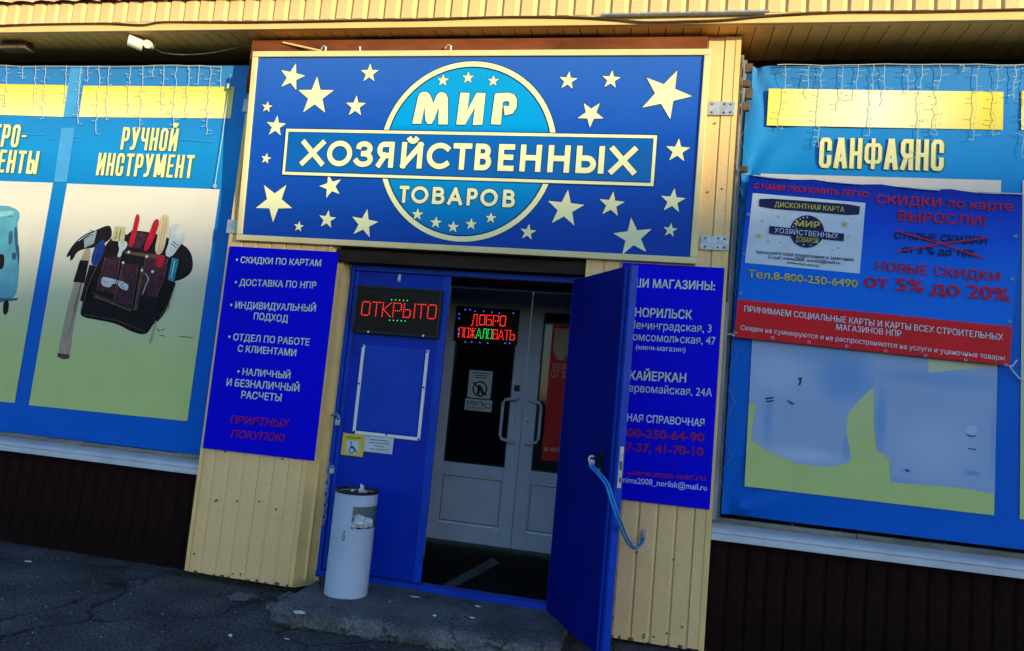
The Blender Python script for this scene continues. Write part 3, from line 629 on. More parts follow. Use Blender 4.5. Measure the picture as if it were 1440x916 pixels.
# mounting plates on the column and hooks on top
for p in ((1014, 153), (1005, 342)):
    q = YP(-.012).at(p); mb = MB(); mb.box(q.x-.088, q.x+.088, -.018, -.0125, q.z-.047, q.z+.047)
    pl_ = mb.build('mounting_plate', 'steel', sign, bevel=.001); mb = MB()
    for dx, dz in ((-.06, .028), (-.06, -.028), (.06, .028), (.06, -.028), (.02, .03), (.02, -.03)): mb.cyl((q.x+dx, -.018, q.z+dz), (q.x+dx, -.022, q.z+dz), .007, 8)
    mb.build('bolt', 'rust_steel', pl_)
for p in ((352, 150), (338, 320)):
    q = YP(.0).at(p); mb = MB(); mb.box(-3.125, -3.04, -.02, -.014, q.z-.05, q.z+.05); mb.build('mounting_plate', 'steel', sign)
for px in (455, 632):
    mb = MB(); q = SP.at((px, 68)); mb.tube([(q.x, -.10, V1-.01), (q.x, -.10, V1+.05), (q.x-.03, -.08, V1+.07), (q.x-.05, -.07, V1+.05)], .006, 6); mb.build('hanger', 'white_plastic', sign)
mb = MB(); q = SP.at((505, 68)); mb.tube([(q.x, -.10, V1-.01), (q.x-.01, -.10, V1+.05)], .006, 6)
mb.build('hanger', 'white_plastic', sign)

# ================================================================== BOARDS BESIDE THE DOOR
BP = YP(-.020)
def board(c, label, group=None):
    P = [BP.at(p) for p in c]
    x0 = (P[0].x+P[3].x)/2; x1 = (P[1].x+P[2].x)/2; z0 = (P[2].z+P[3].z)/2; z1 = (P[0].z+P[1].z)/2
    b = thing('info_board', ((x0+x1)/2, 0, z0), label, 'info board')
    MB().box(x0, x1, -.020, -.012, z0, z1).build('panel', 'board_blue', b, bevel=.001)
    return b
z5 = lambda x, y: (260+x*.3824, 330+y*.3824)
z8 = lambda x, y: (840+x*.415, 350+y*.415)
lb = board([(322, 340), (474, 361), (443, 647), (286, 632)], 'blue board listing services in pale lettering on the column left of the door')
for s_, a, b, c_ in [('• СКИДКИ ПО КАРТАМ', (186, 104), (500, 117), 24), ('• ДОСТАВКА ПО НПР', (182, 187), (482, 199), 25), ('• ИНДИВИДУАЛЬНЫЙ', (165, 271), (480, 284), 26), ('ПОДХОД', (252, 312), (378, 323), 26),
                   ('• ОТДЕЛ ПО РАБОТЕ', (158, 388), (457, 409), 26), ('С КЛИЕНТАМИ', (193, 431), (408, 448), 26), ('• НАЛИЧНЫЙ', (191, 515), (387, 531), 26), ('И БЕЗНАЛИЧНЫЙ', (152, 556), (420, 578), 28), ('РАСЧЕТЫ', (206, 602), (354, 614), 28)]:
    text(s_, z5(*a), z5(*b), c_*.3824, BP, 'board_letter', lb, bold=.018)
text('ПРИЯТНЫХ', z5(165, 694), z5(380, 710), 30*.3824, BP, 'board_red', lb, bold=.022, slant=.2, label='faded red lettering')
text('ПОКУПОК!', z5(168, 746), z5(362, 763), 30*.3824, BP, 'board_red', lb, bold=.022, slant=.2, label='faded red lettering')
rb = board([(868, 369), (1019.3, 377), (997.7, 715), (858, 703)], 'blue board with shop addresses and phone numbers, half hidden behind the open door')
for s_, a, b, c_, pre, m_, bo in [('И МАГАЗИНЫ:', (152, 131), (398, 141), 30, 'НАШ', 'board_letter', .018), ('НОРИЛЬСК', (127, 230), (320, 239), 31, '', 'board_letter', .02), ('енинградская, 3', (131, 271), (386, 284), 28, 'Л', 'board_letter', .004),
                                ('омсомольская, 47', (120, 310), (400, 326), 28, 'К', 'board_letter', .004), ('(мини-магазин)', (130, 341), (298, 351), 18, '', 'board_letter_white', .004), ('КАЙЕРКАН', (108, 444), (300, 454), 32, '', 'board_letter', .02),
                                ('ервомайская, 24А', (106, 484), (388, 501), 28, 'П', 'board_letter', .004), ('НАЯ СПРАВОЧНАЯ', (100, 584), (362, 603), 26, 'ЕДИ', 'board_letter_white', .014), ('00-250-64-90', (100, 637), (362, 655), 31, '8-8', 'board_red', .03),
                                ('7-37, 41-70-10', (95, 686), (358, 703), 31, '2', 'board_red', .03), ('www.mxt-nor.ru', (100, 767), (368, 787), 22, '', 'board_red', .02), ('mima2008_norilsk@mail.ru', (80, 791), (370, 820), 21, '', 'board_letter_white', .006)]:
    text(s_, z8(*a), z8(*b), c_*.415, BP, m_, rb, bold=bo, prefix=pre, label='faded red lettering' if m_ == 'board_red' else None)

# ================================================================== POSTERS OVER THE WINDOWS
PY = .15; PP = YP(PY)
zc = lambda L, s_, o: [(o[0]+x*s_, o[1]+y*s_) for x, y in L]
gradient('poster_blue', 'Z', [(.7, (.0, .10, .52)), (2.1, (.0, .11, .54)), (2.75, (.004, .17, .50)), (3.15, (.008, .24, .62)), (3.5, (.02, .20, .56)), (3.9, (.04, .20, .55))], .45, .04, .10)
gradient('poster_panel', 'Z', [(.8, (.46, .55, .19)), (1.5, (.47, .54, .22)), (1.9, (.52, .54, .36)), (2.4, (.62, .57, .52)), (2.9, (.66, .59, .54))], .5, .04, .05)
gradient('strip_yellow', 'Z', [(3.2, (.80, .78, .62)), (3.42, (.78, .70, .36)), (3.72, (.72, .60, .05))], .5, .03, .04)
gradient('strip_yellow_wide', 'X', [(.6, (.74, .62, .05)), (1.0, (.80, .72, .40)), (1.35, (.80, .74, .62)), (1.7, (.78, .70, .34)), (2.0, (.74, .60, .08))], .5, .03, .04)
def cloth(x0, x1, z0, z1, y, m, parent, name, amp=.004, nx=80, nz=60, corner=None):
    mb = MB(); vs = []
    for j in range(nz+1):
        for i in range(nx+1):
            u_ = i/nx; v_ = j/nz; x = x0+(x1-x0)*u_; z = z0+(z1-z0)*v_
            d = amp*(noise.noise(Vector((x*1.2, 0, z*.7))) + .5*noise.noise(Vector((x*3, 4, z*1.5))))
            if corner:
                for cx, cz, ax, az in corner:
                    r_ = math.hypot(x-cx, z-cz); an = math.atan2(z-cz, x-cx); d += .026*math.exp(-r_/.30)*(1+math.sin(an*11+1))*min(1, r_/.05)
            vs.append((x, y-.002-abs(amp)+d, z))
    k = nx+1; mb.add(vs, [(j*k+i, j*k+i+1, (j+1)*k+i+1, (j+1)*k+i) for j in range(nz) for i in range(nx)])
    o = mb.build(name, m, parent, smooth=True)
    return o
zpl = PP.at((140, 622)).z-.01; ztl = (PP.at((200, 93)).z)
zpl = .815
PF = YP(PY-.007)          # the printed face
lp = thing('poster_banner', (-5, .15, zpl), 'blue window banner with tool belt and power tool pictures, left of the entrance', 'banner')
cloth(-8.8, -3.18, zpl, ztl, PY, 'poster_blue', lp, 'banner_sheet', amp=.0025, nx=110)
z1_ = lambda x, y: (x*.3603, y*.3603)
z2_ = lambda x, y: (x*.393, 300+y*.393)
def axis_rect(px4, pl, m, parent, k, name):
    q = pl.off(k); P = [q.at(p) for p in px4]; mb = MB(); mb.poly(P, q.n); return mb.build(name, m, parent)
axis_rect([z1_(325, 335), z1_(915, 339), z1_(900, 463), z1_(307, 457)], PF, 'strip_yellow', lp, .0015, 'yellow_strip')
axis_rect([(-250, 114), z1_(272, 333), z1_(250, 457), (-262, 153)], PF, 'strip_yellow', lp, .0015, 'yellow_strip')
axis_rect([z1_(262, 717), z1_(858, 740), (263.3, 592.5), (40.5, 570)], PF, 'poster_panel', lp, .0015, 'picture_panel')
axis_rect([(-290, 245), z1_(207, 714), (20.4, 567), (-400, 523)], PF, 'poster_panel', lp, .0015, 'picture_panel')
for k_, m_, dx in ((.0022, 'condensed_shadow', .010), (.0038, 'condensed_cream', 0)):
    block_text('РУЧНОЙ', z1_(470, 585), z1_(688, 592), 31.5, PF, m_, lp, k=k_, dx=dx, dz=-dx*.4)
    block_text('ИНСТРУМЕНТ', z1_(375, 685), z1_(750, 697), 31.5, PF, m_, lp, k=k_, dx=dx, dz=-dx*.4)
    block_text('ЭЛЕКТРО-', z1_(-178, 568), z1_(97, 577), 31, PF, m_, lp, k=k_, dx=dx, dz=-dx*.4)
    block_text('ИНСТРУМЕНТЫ', z1_(-285, 660), z1_(143, 681), 31, PF, m_, lp, k=k_, dx=dx, dz=-dx*.4)
for L in ([(86, 180), (105, 180), (94, 256), (75.7, 256)], [(99, 96), (117, 96), (108, 165), (89, 165)]): patch(L, PF, 'seam_and_highlight', lp, .0022, 'seam_strip')
mb = MB()
for a, b in (((70, 196), (112, 192)), ((82, 200), (110, 198)), ((250, 196), (300, 200)), ((20, 188), (62, 190)), ((140, 214), (160, 216))): mb.obox(PF.off(.0024).at(a), PF.off(.0024).at(b), .005, .001, PF.n)
mb.build('crease_highlight', 'seam_and_highlight', lp, kind='stuff')  # highlights of the sheet's creases, put in as light blue bars
# tool belt picture (flat print)
art = [('art_black', [(450, 60), (540, 66), (655, 108), (688, 145), (692, 205), (660, 235), (618, 246), (560, 250), (440, 150)]),
 ('art_wood', [(300, 128), (328, 124), (318, 180), (290, 280), (262, 410), (250, 515), (232, 522), (205, 514), (222, 420), (250, 300), (275, 220)]),
 ('art_brown', [(206, 500), (250, 506), (248, 520), (228, 523), (205, 514)]),
 ('art_black', [(286, 168), (318, 170), (302, 250), (262, 246)]),
 ('art_black', [(235, 155), (262, 110), (300, 76), (345, 60), (380, 44), (398, 46), (402, 85), (380, 105), (345, 122), (300, 128), (275, 138), (262, 165), (250, 172), (252, 148), (244, 158)]),
 ('art_steel', [(300, 92), (346, 66), (336, 108), (302, 125)]),
 ('art_black', [(388, 92), (450, 60), (465, 120), (640, 150), (628, 245), (604, 330), (575, 380), (548, 396), (524, 438), (470, 425), (420, 396), (350, 382), (292, 372), (286, 350), (310, 270), (345, 180)]),
 ('art_maroon', [(375, 158), (432, 156), (422, 200), (408, 290), (348, 276)]), ('art_maroon', [(440, 178), (495, 185), (480, 260), (470, 330), (405, 316)]),
 ('art_maroon', [(520, 150), (600, 162), (585, 235), (560, 300), (500, 296)]), ('art_brown', [(340, 292), (470, 345), (468, 352), (335, 300)]),
 ('art_brown', [(448, 135), (560, 148), (590, 158), (588, 168), (446, 145)]), ('art_brown', [(432, 205), (440, 206), (412, 310), (404, 308)]), ('art_brown', [(505, 190), (512, 190), (490, 350), (478, 348)]),
 ('art_maroon', [(470, 62), (530, 74), (505, 128), (455, 120)]),
 ('art_bristle', [(412, 46), (450, 50), (444, 104), (400, 98)]), ('art_silver', [(427, 96), (440, 108), (448, 98), (457, 108), (450, 128), (438, 136), (432, 158), (418, 156), (428, 128), (422, 112)]),
 ('art_red', [(486, 4), (498, 3), (500, 20), (494, 50), (476, 124), (458, 120), (474, 62)]), ('art_red', [(552, 22), (570, 20), (568, 50), (530, 138), (510, 132), (536, 66)]),
 ('art_pale_wood', [(578, 8), (592, 3), (606, 10), (602, 60), (582, 150), (550, 146), (568, 60)]), ('art_red', [(562, 150), (590, 152), (582, 195), (556, 192)]),
 ('art_silver', [(606, 50), (625, 38), (645, 40), (636, 52), (622, 62), (628, 82), (650, 78), (660, 62), (662, 92), (640, 122), (612, 160), (588, 150), (606, 100)]),
 ('art_blue', [(338, 118), (360, 98), (374, 94), (377, 132), (350, 190), (322, 184)]), ('art_black', [(320, 184), (345, 190), (300, 320), (286, 312)]),
 ('art_cyan', [(616, 158), (640, 166), (622, 246), (600, 238)]), ('art_black', [(598, 240), (622, 248), (575, 360), (560, 350)]),
 ('art_silver', [(364, 228), (384, 230), (460, 250), (458, 278), (434, 272), (420, 254), (402, 252), (394, 268), (361, 258)]),
 ('art_steel', [(556, 385), (560, 386), (538, 466), (533, 464)])]
for j, (m_, L) in enumerate(art):
    q = PF.off(.0022+.00025*j); big = len(L) > 5 and m_ != 'art_silver'
    L2 = smooth_poly(L, 2) if big else smooth_poly(L, 1) if m_ in ('art_silver',) else L
    mb = MB(); mb.poly([q.at(z2_(*p)) for p in L2], q.n); mb.build('printed_tool_belt', m_, lp)
def art_lines(m_, L, w_, k):
    for pts_ in L:
        q = PF.off(k); mb = MB(); mb.tube([q.at(z2_(*p)) for p in pts_], w_, 4); mb.build('printed_line', m_, lp)
art_lines('art_brown', [[(345, 276), (376, 160), (432, 158)], [(408, 290), (424, 200), (430, 160)], [(404, 318), (440, 180), (496, 187)], [(472, 330), (484, 260), (494, 190)], [(500, 296), (522, 152)], [(560, 300), (586, 236), (600, 164)], [(300, 362), (420, 385), (520, 425)], [(330, 285), (470, 338), (480, 348)], [(350, 178), (312, 268), (294, 345)], [(628, 250), (604, 320), (572, 372)]], .0035, .0105)
art_lines('art_red', [[(497, 10), (490, 50), (474, 110)]], .003, .0105); art_lines('art_wood', [[(588, 14), (582, 60), (566, 140)], [(597, 14), (592, 60), (576, 140)]], .0025, .0105)
art_lines('art_silver', [[(280, 100), (305, 82), (345, 66)], [(520, 215), (532, 235), (520, 262), (510, 290)], [(625, 170), (612, 235)], [(322, 60), (344, 64)]], .003, .0105)
art_lines('art_blue', [[(352, 110), (332, 178)]], .004, .0105); art_lines('art_black', [[(300, 215), (272, 330), (245, 440)], [(292, 240), (262, 350)], [(455, 238), (430, 262)], [(420, 60), (412, 96)], [(432, 58), (426, 98)]], .0015, .0105)
art_lines('art_black', [[(618, 100), (640, 118)], [(612, 108), (634, 126)], [(600, 350), (604, 330)], [(575, 418), (590, 414)], [(562, 414), (570, 422)], [(570, 436), (590, 440)], [(640, 440), (690, 445)], [(600, 300), (606, 330)]], .002, .0105)
mb = MB(); q = PF.off(.011)
for (x, y) in ((378, 243), (444, 262), (440, 178), (524, 156), (545, 210), (507, 205), (460, 140)):
    c_ = q.at(z2_(x, y)); dot(mb, c_, q, .014)
mb.build('printed_rivet', 'art_silver', lp)
dr = [('art_drill', [(-60, -20), (20, -30), (66, -12), (72, 10), (62, 40), (66, 110), (70, 180), (64, 262), (54, 300), (20, 312), (0, 322), (-60, 318), (-70, 220), (-110, 170), (-190, 180), (-210, 320), (-290, 330), (-300, 120), (-240, 0), (-160, -30)]), ('art_drill_dark', [(-310, 318), (66, 300), (60, 316), (-310, 336)]),
      ('art_drill_dark', [(50, 60), (56, 44), (64, 60), (62, 108), (69, 120), (70, 170), (65, 190), (62, 160), (56, 130), (52, 95)]), ('art_black', [(-10, 146), (12, 146), (16, 158), (14, 198), (-10, 204)]),
      ('art_drill_dark', [(31, 66), (44, 60), (46, 98), (36, 116), (30, 112)]), ('art_drill_dark', [(16, -6), (44, -2), (43, 2), (16, -2)]), ('art_drill_dark', [(18, 6), (44, 10), (43, 13), (18, 10)]), ('art_black', [(12, 312), (34, 312), (27, 362), (10, 364)]), ('art_drill_light', [(-40, 0), (50, -12), (48, 8), (-40, 18)]),
      ('art_drill_dark', [(42, 142), (58, 140), (58, 166), (42, 168)])]
for j, (m_, L) in enumerate(dr):
    q = PF.off(.0022+.0003*j); mb = MB(); mb.poly([q.at(z2_(*p)) for p in smooth_poly(L, 1)], q.n); mb.build('printed_drill', m_, lp)
def eyelets(parent, pts, pl, name='eyelet'):
    mb = MB()
    for p in pts: mb.torus(pl.at(p), pl.n, .008, .0025, 10, 5)
    return mb.build(name, 'steel', parent)
mb = MB()
for i in range(12):
    x = -3.25-.33*i; mb.cyl((x, PY-.004, zpl+.03+.004*(i % 3)), (x, PY-.012, zpl+.03+.004*(i % 3)), .006, 6)
mb.build('nail', 'rust_steel', lp)

# right window banner
zpr = .835
rp = thing('poster_banner', (2, .15, zpr), 'blue window banner with bathroom fixture picture, right of the entrance', 'banner')
ztr = PP.at((1250, 93)).z
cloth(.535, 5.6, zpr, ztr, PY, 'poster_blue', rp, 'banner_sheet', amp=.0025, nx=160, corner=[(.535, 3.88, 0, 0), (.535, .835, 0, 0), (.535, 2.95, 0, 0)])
zr1 = lambda x, y: (990+x*.3125, 60+y*.3125)
zr3 = lambda x, y: (980+x*.4868, 470+y*.4868)
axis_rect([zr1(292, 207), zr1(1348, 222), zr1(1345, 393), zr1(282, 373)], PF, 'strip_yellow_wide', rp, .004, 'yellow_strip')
axis_rect([(1436, 128), (1900, 134), (1905, 200), (1436, 183)], PF, 'strip_yellow', rp, .004, 'yellow_strip')
axis_rect([(1069.7, 244.4), (1408, 253.8), (1398, 725), (1047, 684)], PF, 'poster_panel', rp, .004, 'picture_panel')
axis_rect([(1438, 254), (1900, 268), (1920, 790), (1434, 730)], PF, 'poster_panel', rp, .004, 'picture_panel')
for k_, m_, dx in ((.0050, 'condensed_shadow', .010), (.0066, 'condensed_cream', 0)):
    block_text('САНФАЯНС', zr1(515, 565), zr1(1075, 580), 42.5, PF, m_, rp, k=k_, dx=dx, dz=-dx*.4, thick=.36, gap=.2)
def blob_mat(name, col, blobs):
    m = mat(name, col, .45, .04, 3); n = m.node_tree; L = n.links.new; b = n.nodes['Principled BSDF']; cur = b.inputs['Base Color'].links[0].from_socket
    geo = n.nodes.new('ShaderNodeNewGeometry')
    for (p, r_, sx, sz, c2, f_) in blobs:
        w_ = PF.at(zr3(*p)); mp = n.nodes.new('ShaderNodeMapping'); mp.vector_type = 'TEXTURE'; mp.inputs['Location'].default_value = w_; mp.inputs['Scale'].default_value = (r_*sx, 1, r_*sz); L(geo.outputs['Position'], mp.inputs[0])
        ln = n.nodes.new('ShaderNodeVectorMath'); ln.operation = 'LENGTH'; L(mp.outputs[0], ln.inputs[0])
        mr = n.nodes.new('ShaderNodeMapRange'); mr.interpolation_type = 'SMOOTHSTEP'; mr.inputs[1].default_value = .1; mr.inputs[2].default_value = 1.; mr.inputs[3].default_value = f_; mr.inputs[4].default_value = 0; L(ln.outputs['Value'], mr.inputs[0])
        mx = n.nodes.new('ShaderNodeMix'); mx.data_type = 'RGBA'; L(mr.outputs[0], mx.inputs[0]); L(cur, mx.inputs[6]); mx.inputs[7].default_value = (*c2, 1); cur = mx.outputs[2]
    L(cur, b.inputs['Base Color'])
DK = (.08, .24, .56); LT = (.46, .56, .74)
blob_mat('basin_print', (.27, .37, .58), [((430, 130), .22, 1.2, 1.1, DK, .75), ((205, 240), .16, .3, 1.6, DK, .5), ((310, 350), .2, 1.6, .35, LT, .6), ((230, 110), .25, 1, .9, LT, .35), ((360, 60), .3, 1.5, .25, DK, .35), ((432, 330), .08, .5, 1.5, DK, .5)])
blob_mat('cistern_print', (.26, .36, .57), [((530, 250), .2, .25, 1.6, DK, .6), ((700, 130), .35, 1.6, .22, DK, .45), ((680, 330), .3, 1.2, 1.0, LT, .35), ((795, 402), .05, 1.3, .5, DK, .9), ((605, 394), .035, 1.2, .5, DK, .9), ((560, 420), .1, 1.8, .3, DK, .3), ((860, 300), .2, .2, 2, DK, .4)])
# pale bathroom fixtures
mb = MB(); P1_ = [(160, 20), (300, 20), (540, 60), (515, 148), (470, 190), (436, 232), (432, 280), (446, 360), (430, 376), (370, 384), (280, 372), (200, 335), (158, 306), (160, 270), (172, 200), (150, 202)]
q = PF.off(.0052); mb.poly([q.at(zr3(*p)) for p in P1_[:1]+P1_[1:]], q.n); mb.build('printed_basin', 'basin_print', rp)
mb = MB(); q = PF.off(.0056); P2_ = [(515, 60), (668, 60), (669, 112), (760, 102), (865, 98), (861, 462), (760, 444), (560, 428), (558, 360), (520, 334), (512, 250)]
mb.poly([q.at(zr3(*p)) for p in P2_], q.n); mb.build('printed_cistern', 'cistern_print', rp)
for k_, m_, L in [(.0064, 'fixture_pale', [(775, 275), (785, 264), (803, 264), (813, 276), (803, 292), (785, 292)]),
                  (.0068, 'banner_navy', [(777, 286), (785, 292), (803, 294), (811, 284), (803, 297), (784, 296)]), 
                  (.0066, 'banner_navy', [(290, 128), (304, 124), (300, 146), (292, 150), (297, 134)]), (.0066, 'banner_navy', [(198, 184), (222, 182), (222, 186), (198, 189)]), (.0066, 'banner_navy', [(260, 190), (284, 202), (275, 204), (262, 195)]),
                  (.0066, 'banner_navy', [(200, 193), (222, 191), (222, 195), (200, 197)]), (.0066, 'banner_navy', [(784, 329), (808, 332), (806, 335), (784, 332)]), (.0066, 'banner_navy', [(600, 390), (616, 394), (608, 399)])]:
    q = PF.off(k_); mb = MB(); mb.poly([q.at(zr3(*p)) for p in (smooth_poly(L, 2) if 'navy' not in m_ else L)], q.n); mb.build('printed_shading', m_, rp)
mb = MB()
for p in [(275, 550), (413, 568), (560, 588), (715, 606), (875, 628), (88, 535)]:
    c_ = PF.at(zr3(*p)); mb.cyl((c_.x, PY-.008, c_.z), (c_.x, PY-.018, c_.z), .006, 6)
mb.build('nail', 'rust_steel', rp)

# discount banner hung over the right window banner
zb_ = lambda x, y: (1020+x*.3165, 240+y*.3165)
DBY = .105; DB = YP(DBY)
gradient('banner_blue', 'Z', [(1.7, (.0, .17, .70)), (2.5, (.0, .125, .68)), (2.8, (.0, .055, .58)), (3.0, (.0, .02, .32))], .42, .06, .35, 2.5)  # blue gets darker towards the top edge
db = thing('discount_banner', (1.4, DBY, 1.8), 'blue and red vinyl discount banner roped over the right window banner', 'banner')
Q4 = [DB.at(zb_(*p)) for p in ((105, 20), (1322, 105), (1262, 868), (38, 740))]
def bil(Q, u_, v_): return Q[0]*(1-u_)*(1-v_) + Q[1]*u_*(1-v_) + Q[2]*u_*v_ + Q[3]*(1-u_)*v_
def ripple(p): return .004*noise.noise(Vector((p.x*2.2, 0, p.z*2.2))) + .0015*noise.noise(Vector((p.x*7, 3, p.z*5)))
def bil_sheet(Q, m, name, parent, off, nx=60, nz=30, sag=0):
    vs = []
    for j in range(nz+1):
        for i in range(nx+1):
            p = bil(Q, i/nx, j/nz)
            if sag: p.z -= .012*abs(math.sin(i/nx*math.pi*4))*max(0, 1-j/nz*8)
            p.y -= off + ripple(p); vs.append(p)
    k = nx+1; mb = MB(); mb.add(vs, [(j*k+i, j*k+i+1, (j+1)*k+i+1, (j+1)*k+i) for j in range(nz) for i in range(nx)]); return mb.build(name, m, parent, smooth=True)
bil_sheet(Q4, 'banner_blue', 'banner_sheet', db, 0, sag=1)
red = [DB.at(zb_(*p)) for p in ((56, 572), (1274, 694), (1262, 868), (38, 740))]
bil_sheet(red, 'banner_red', 'red_band', db, .0015)
card = [DB.at(zb_(*p)) for p in ((122, 100), (622, 145), (597, 458), (87, 410))]
bil_sheet(card, 'banner_white', 'card_print', db, .0015, 30, 20)
def drape(o, off):
    for v in o.data.vertices: v.co.y = DBY - off - ripple(v.co)
def btext(s_, a, b, cap, m_, bold=.012, slant=0, off=.006, label=None): drape(text(s_, zb_(*a), zb_(*b), cap*.3165, DB, m_, db, bold=bold, slant=slant, label=label), off)
def bpoly(L, m_, off, name): 
    mb = MB(); mb.poly([DB.at(zb_(*p)) for p in L], DB.n); drape(mb.build(name, m_, db), off)
bpoly(smooth_poly([(152, 122), (375, 138), (598, 155), (595, 179), (592, 203), (371, 184), (150, 165), (150, 143)], 1), 'banner_navy', .006, 'card_pill')
btext('ДИСКОНТНАЯ КАРТА', (218, 162), (527, 187), 23, 'banner_yellow', .012, off=.010)
bpoly([(362+76*math.cos(a), 272+72*math.sin(a)) for a in [i*math.pi/16 for i in range(32)]], 'banner_navy', .006, 'card_emblem')
bpoly([(196, 247), (526, 282), (524, 315), (193, 280)], 'banner_navy', .0085, 'card_bar')
btext('МИР', (310, 248), (418, 257), 27, 'banner_yellow', .03, off=.010); btext('ХОЗЯЙСТВЕННЫХ', (217, 278), (500, 305), 23, 'banner_white', .0, off=.0125)
btext('ТОВАРОВ', (308, 316), (410, 326), 23, 'banner_yellow', .02, slant=.2, off=.010)
btext('присылайте свои предложения и замечания', (135, 368), (568, 404), 16, 'banner_navy', .012, slant=.2); btext('E-mail: mima2008_norilsk@mail.ru', (190, 391), (508, 418), 16, 'banner_navy', .012, slant=.2)
btext('www.mxt-nor.ru', (272, 414), (415, 430), 14, 'banner_navy', .012, slant=.2)
btext('Тел.8-800-250-6490', (100, 475), (587, 521), 35, 'banner_yellow', .02, label='yellow phone number lettering')
btext('С НАМИ ЭКОНОМИТЬ ЛЕГКО!', (125, 80), (640, 121), 24, 'banner_red_letter', .02, slant=.1); btext('СКИДКИ по карте', (668, 147), (1275, 182), 40, 'banner_red_letter', .02)
btext('ВЫРОСЛИ!', (765, 224), (1155, 249), 46, 'banner_red_letter', .02); btext('СТАРЫЕ СКИДКИ', (750, 303), (1160, 329), 33, 'banner_navy', .02); btext('от 3 % до 10%', (785, 365), (1110, 387), 34, 'banner_navy', .02)
btext('НОВЫЕ СКИДКИ', (667, 444), (1218, 495), 42, 'banner_red_letter', .018); btext('от 5% до 20%', (615, 518), (1262, 584), 60, 'banner_red_letter', .024)
bpoly([(760, 268), (940, 318), (1140, 386), (1137, 393), (938, 325), (757, 274)], 'banner_red_letter', .010, 'strike_line'); bpoly([(1160, 298), (1162, 305), (960, 330), (757, 366), (756, 360), (958, 323)], 'banner_red_letter', .012, 'strike_line')
btext('ПРИНИМАЕМ СОЦИАЛЬНЫЕ КАРТЫ И КАРТЫ ВСЕХ СТРОИТЕЛЬНЫХ', (83, 627), (1232, 756), 27, 'banner_white', .012, label='white lettering'); btext('МАГАЗИНОВ НПР', (492, 708), (780, 739), 27, 'banner_white', .012, label='white lettering')
btext('Скидки не суммируются и не распространяются на услуги и уценочные товары', (67, 708), (1238, 845), 22, 'banner_white', .0, label='white lettering')
for (x, y, r_) in ((530, 240, 17), (148, 292, 15), (235, 205, 8), (165, 225, 7), (190, 315, 7), (545, 295, 6), (500, 345, 6), (565, 215, 6), (245, 320, 6), (475, 355, 5)):
    bpoly([(x+(r_ if i % 2 == 0 else r_*.42)*math.sin(i*math.pi/5), y-(r_ if i % 2 == 0 else r_*.42)*math.cos(i*math.pi/5)) for i in range(10)], 'green_print' if r_ < 10 else 'banner_yellow', .006, 'card_star')
for i in range(11):     # little stars round the card emblem
    a = R(200+i*14 if i < 6 else 20+(i-6)*28)
    x, y = 362+66*math.cos(a), 272+62*math.sin(a)
    bpoly([(x+(5 if k % 2 == 0 else 2)*math.sin(k*math.pi/5), y-(5 if k % 2 == 0 else 2)*math.cos(k*math.pi/5)) for k in range(10)], 'banner_white', .009, 'card_star')
eyelets(db, [zb_(*p) for p in ((210, 742), (372, 762), (540, 780), (712, 802), (890, 822), (1068, 842), (1248, 862), (1290, 292), (1275, 480), (1265, 670), (68, 545), (86, 370), (104, 195), (44, 720))], YP(DBY-.008))
mb = MB()
for a, b in (((125, 22), (288, 38)), ((443, 48), (612, 62)), ((778, 72), (955, 88)), ((1125, 95), (1320, 105))): mb.tube([YP(DBY-.012).at(zb_(*a)), YP(DBY-.018).at(zb_((a[0]+b[0])/2, (a[1]+b[1])/2+1)), YP(DBY-.012).at(zb_(*b))], .004, 6)
mb.build('rope', 'white_wire', db)
mb = MB(); a = YP(DBY-.01).at(zb_(1262, 868)); mb.tube([a, a+Vector((.03, .02, -.03)), a+Vector((.07, .03, -.07)), a+Vector((.10, .03, -.075))], .005, 6); mb.tube([a, a+Vector((.02, .01, .0)), a+Vector((.05, .02, .04))], .004, 6)
a = YP(DBY-.01).at(zb_(105, 20)); mb.tube([a, a+Vector((-.03, .0, .01)), a+Vector((-.06, .02, .04))], .004, 6)
a = YP(DBY-.01).at(zb_(40, 735)); mb.tube([a, a+Vector((-.02, .0, .01)), a+Vector((-.05, .02, .01))], .004, 6)
mb.build('tie', 'white_wire', db)
# zig-zag lacing between the window banner and its frame
lace = MB(); zz = 3.75; sgn = 1; pts = []
while zz > .9:
    pts.append((.525+(.05 if sgn > 0 else -.02), .125, zz)); zz -= random.uniform(.13, .2); sgn = -sgn
lace.tube(pts, .0013, 4)
tag(lace.build('lacing_cord', 'post_grey'), 'thin pale cord zigzagging down the left edge of the right window banner', 'cord')

# ================================================================== ICICLE LIGHTS
def icicle(drops, top_y, conv, label, group, dx):
    th = thing('icicle_lights', tuple(YP(.125).at(conv(drops[0][0], top_y))), label, 'string lights', group)
    pl = YP(.125)
    run = [pl.at(conv(drops[0][0]-20, top_y))]
    for (x, y) in drops: run.append(pl.at(conv(x+dx, top_y+random.uniform(-4, 4))))
    mb = MB(); mb.tube(run, .0028, 5); mb.build('main_wire', 'white_wire', th)
    for (x, y) in drops:
        a = pl.at(conv(x+dx, top_y)); b = pl.at(conv(x+dx-(y-top_y)*.06, y)); L = (a-b).length; n = max(4, int(L/.035)); pts = []; mb = MB()
        for i in range(n+1):
            p = a.lerp(b, i/n); p += Vector((random.uniform(-.008, .008), random.uniform(-.004, .006), 0)); pts.append(p)
        mb.tube(pts, .0016, 5)
        for i in range(1, n+1):
            if random.random() < .75:
                d = Vector((random.choice((-1, 1))*random.uniform(.015, .035), -.004, random.uniform(-.006, .014))); mb.tube([pts[i], pts[i]+d], .0014, 4); mb.tube([pts[i]+d, pts[i]+d*1.3], .0024, 5)
        mb.build('light_strand', 'white_wire', th)
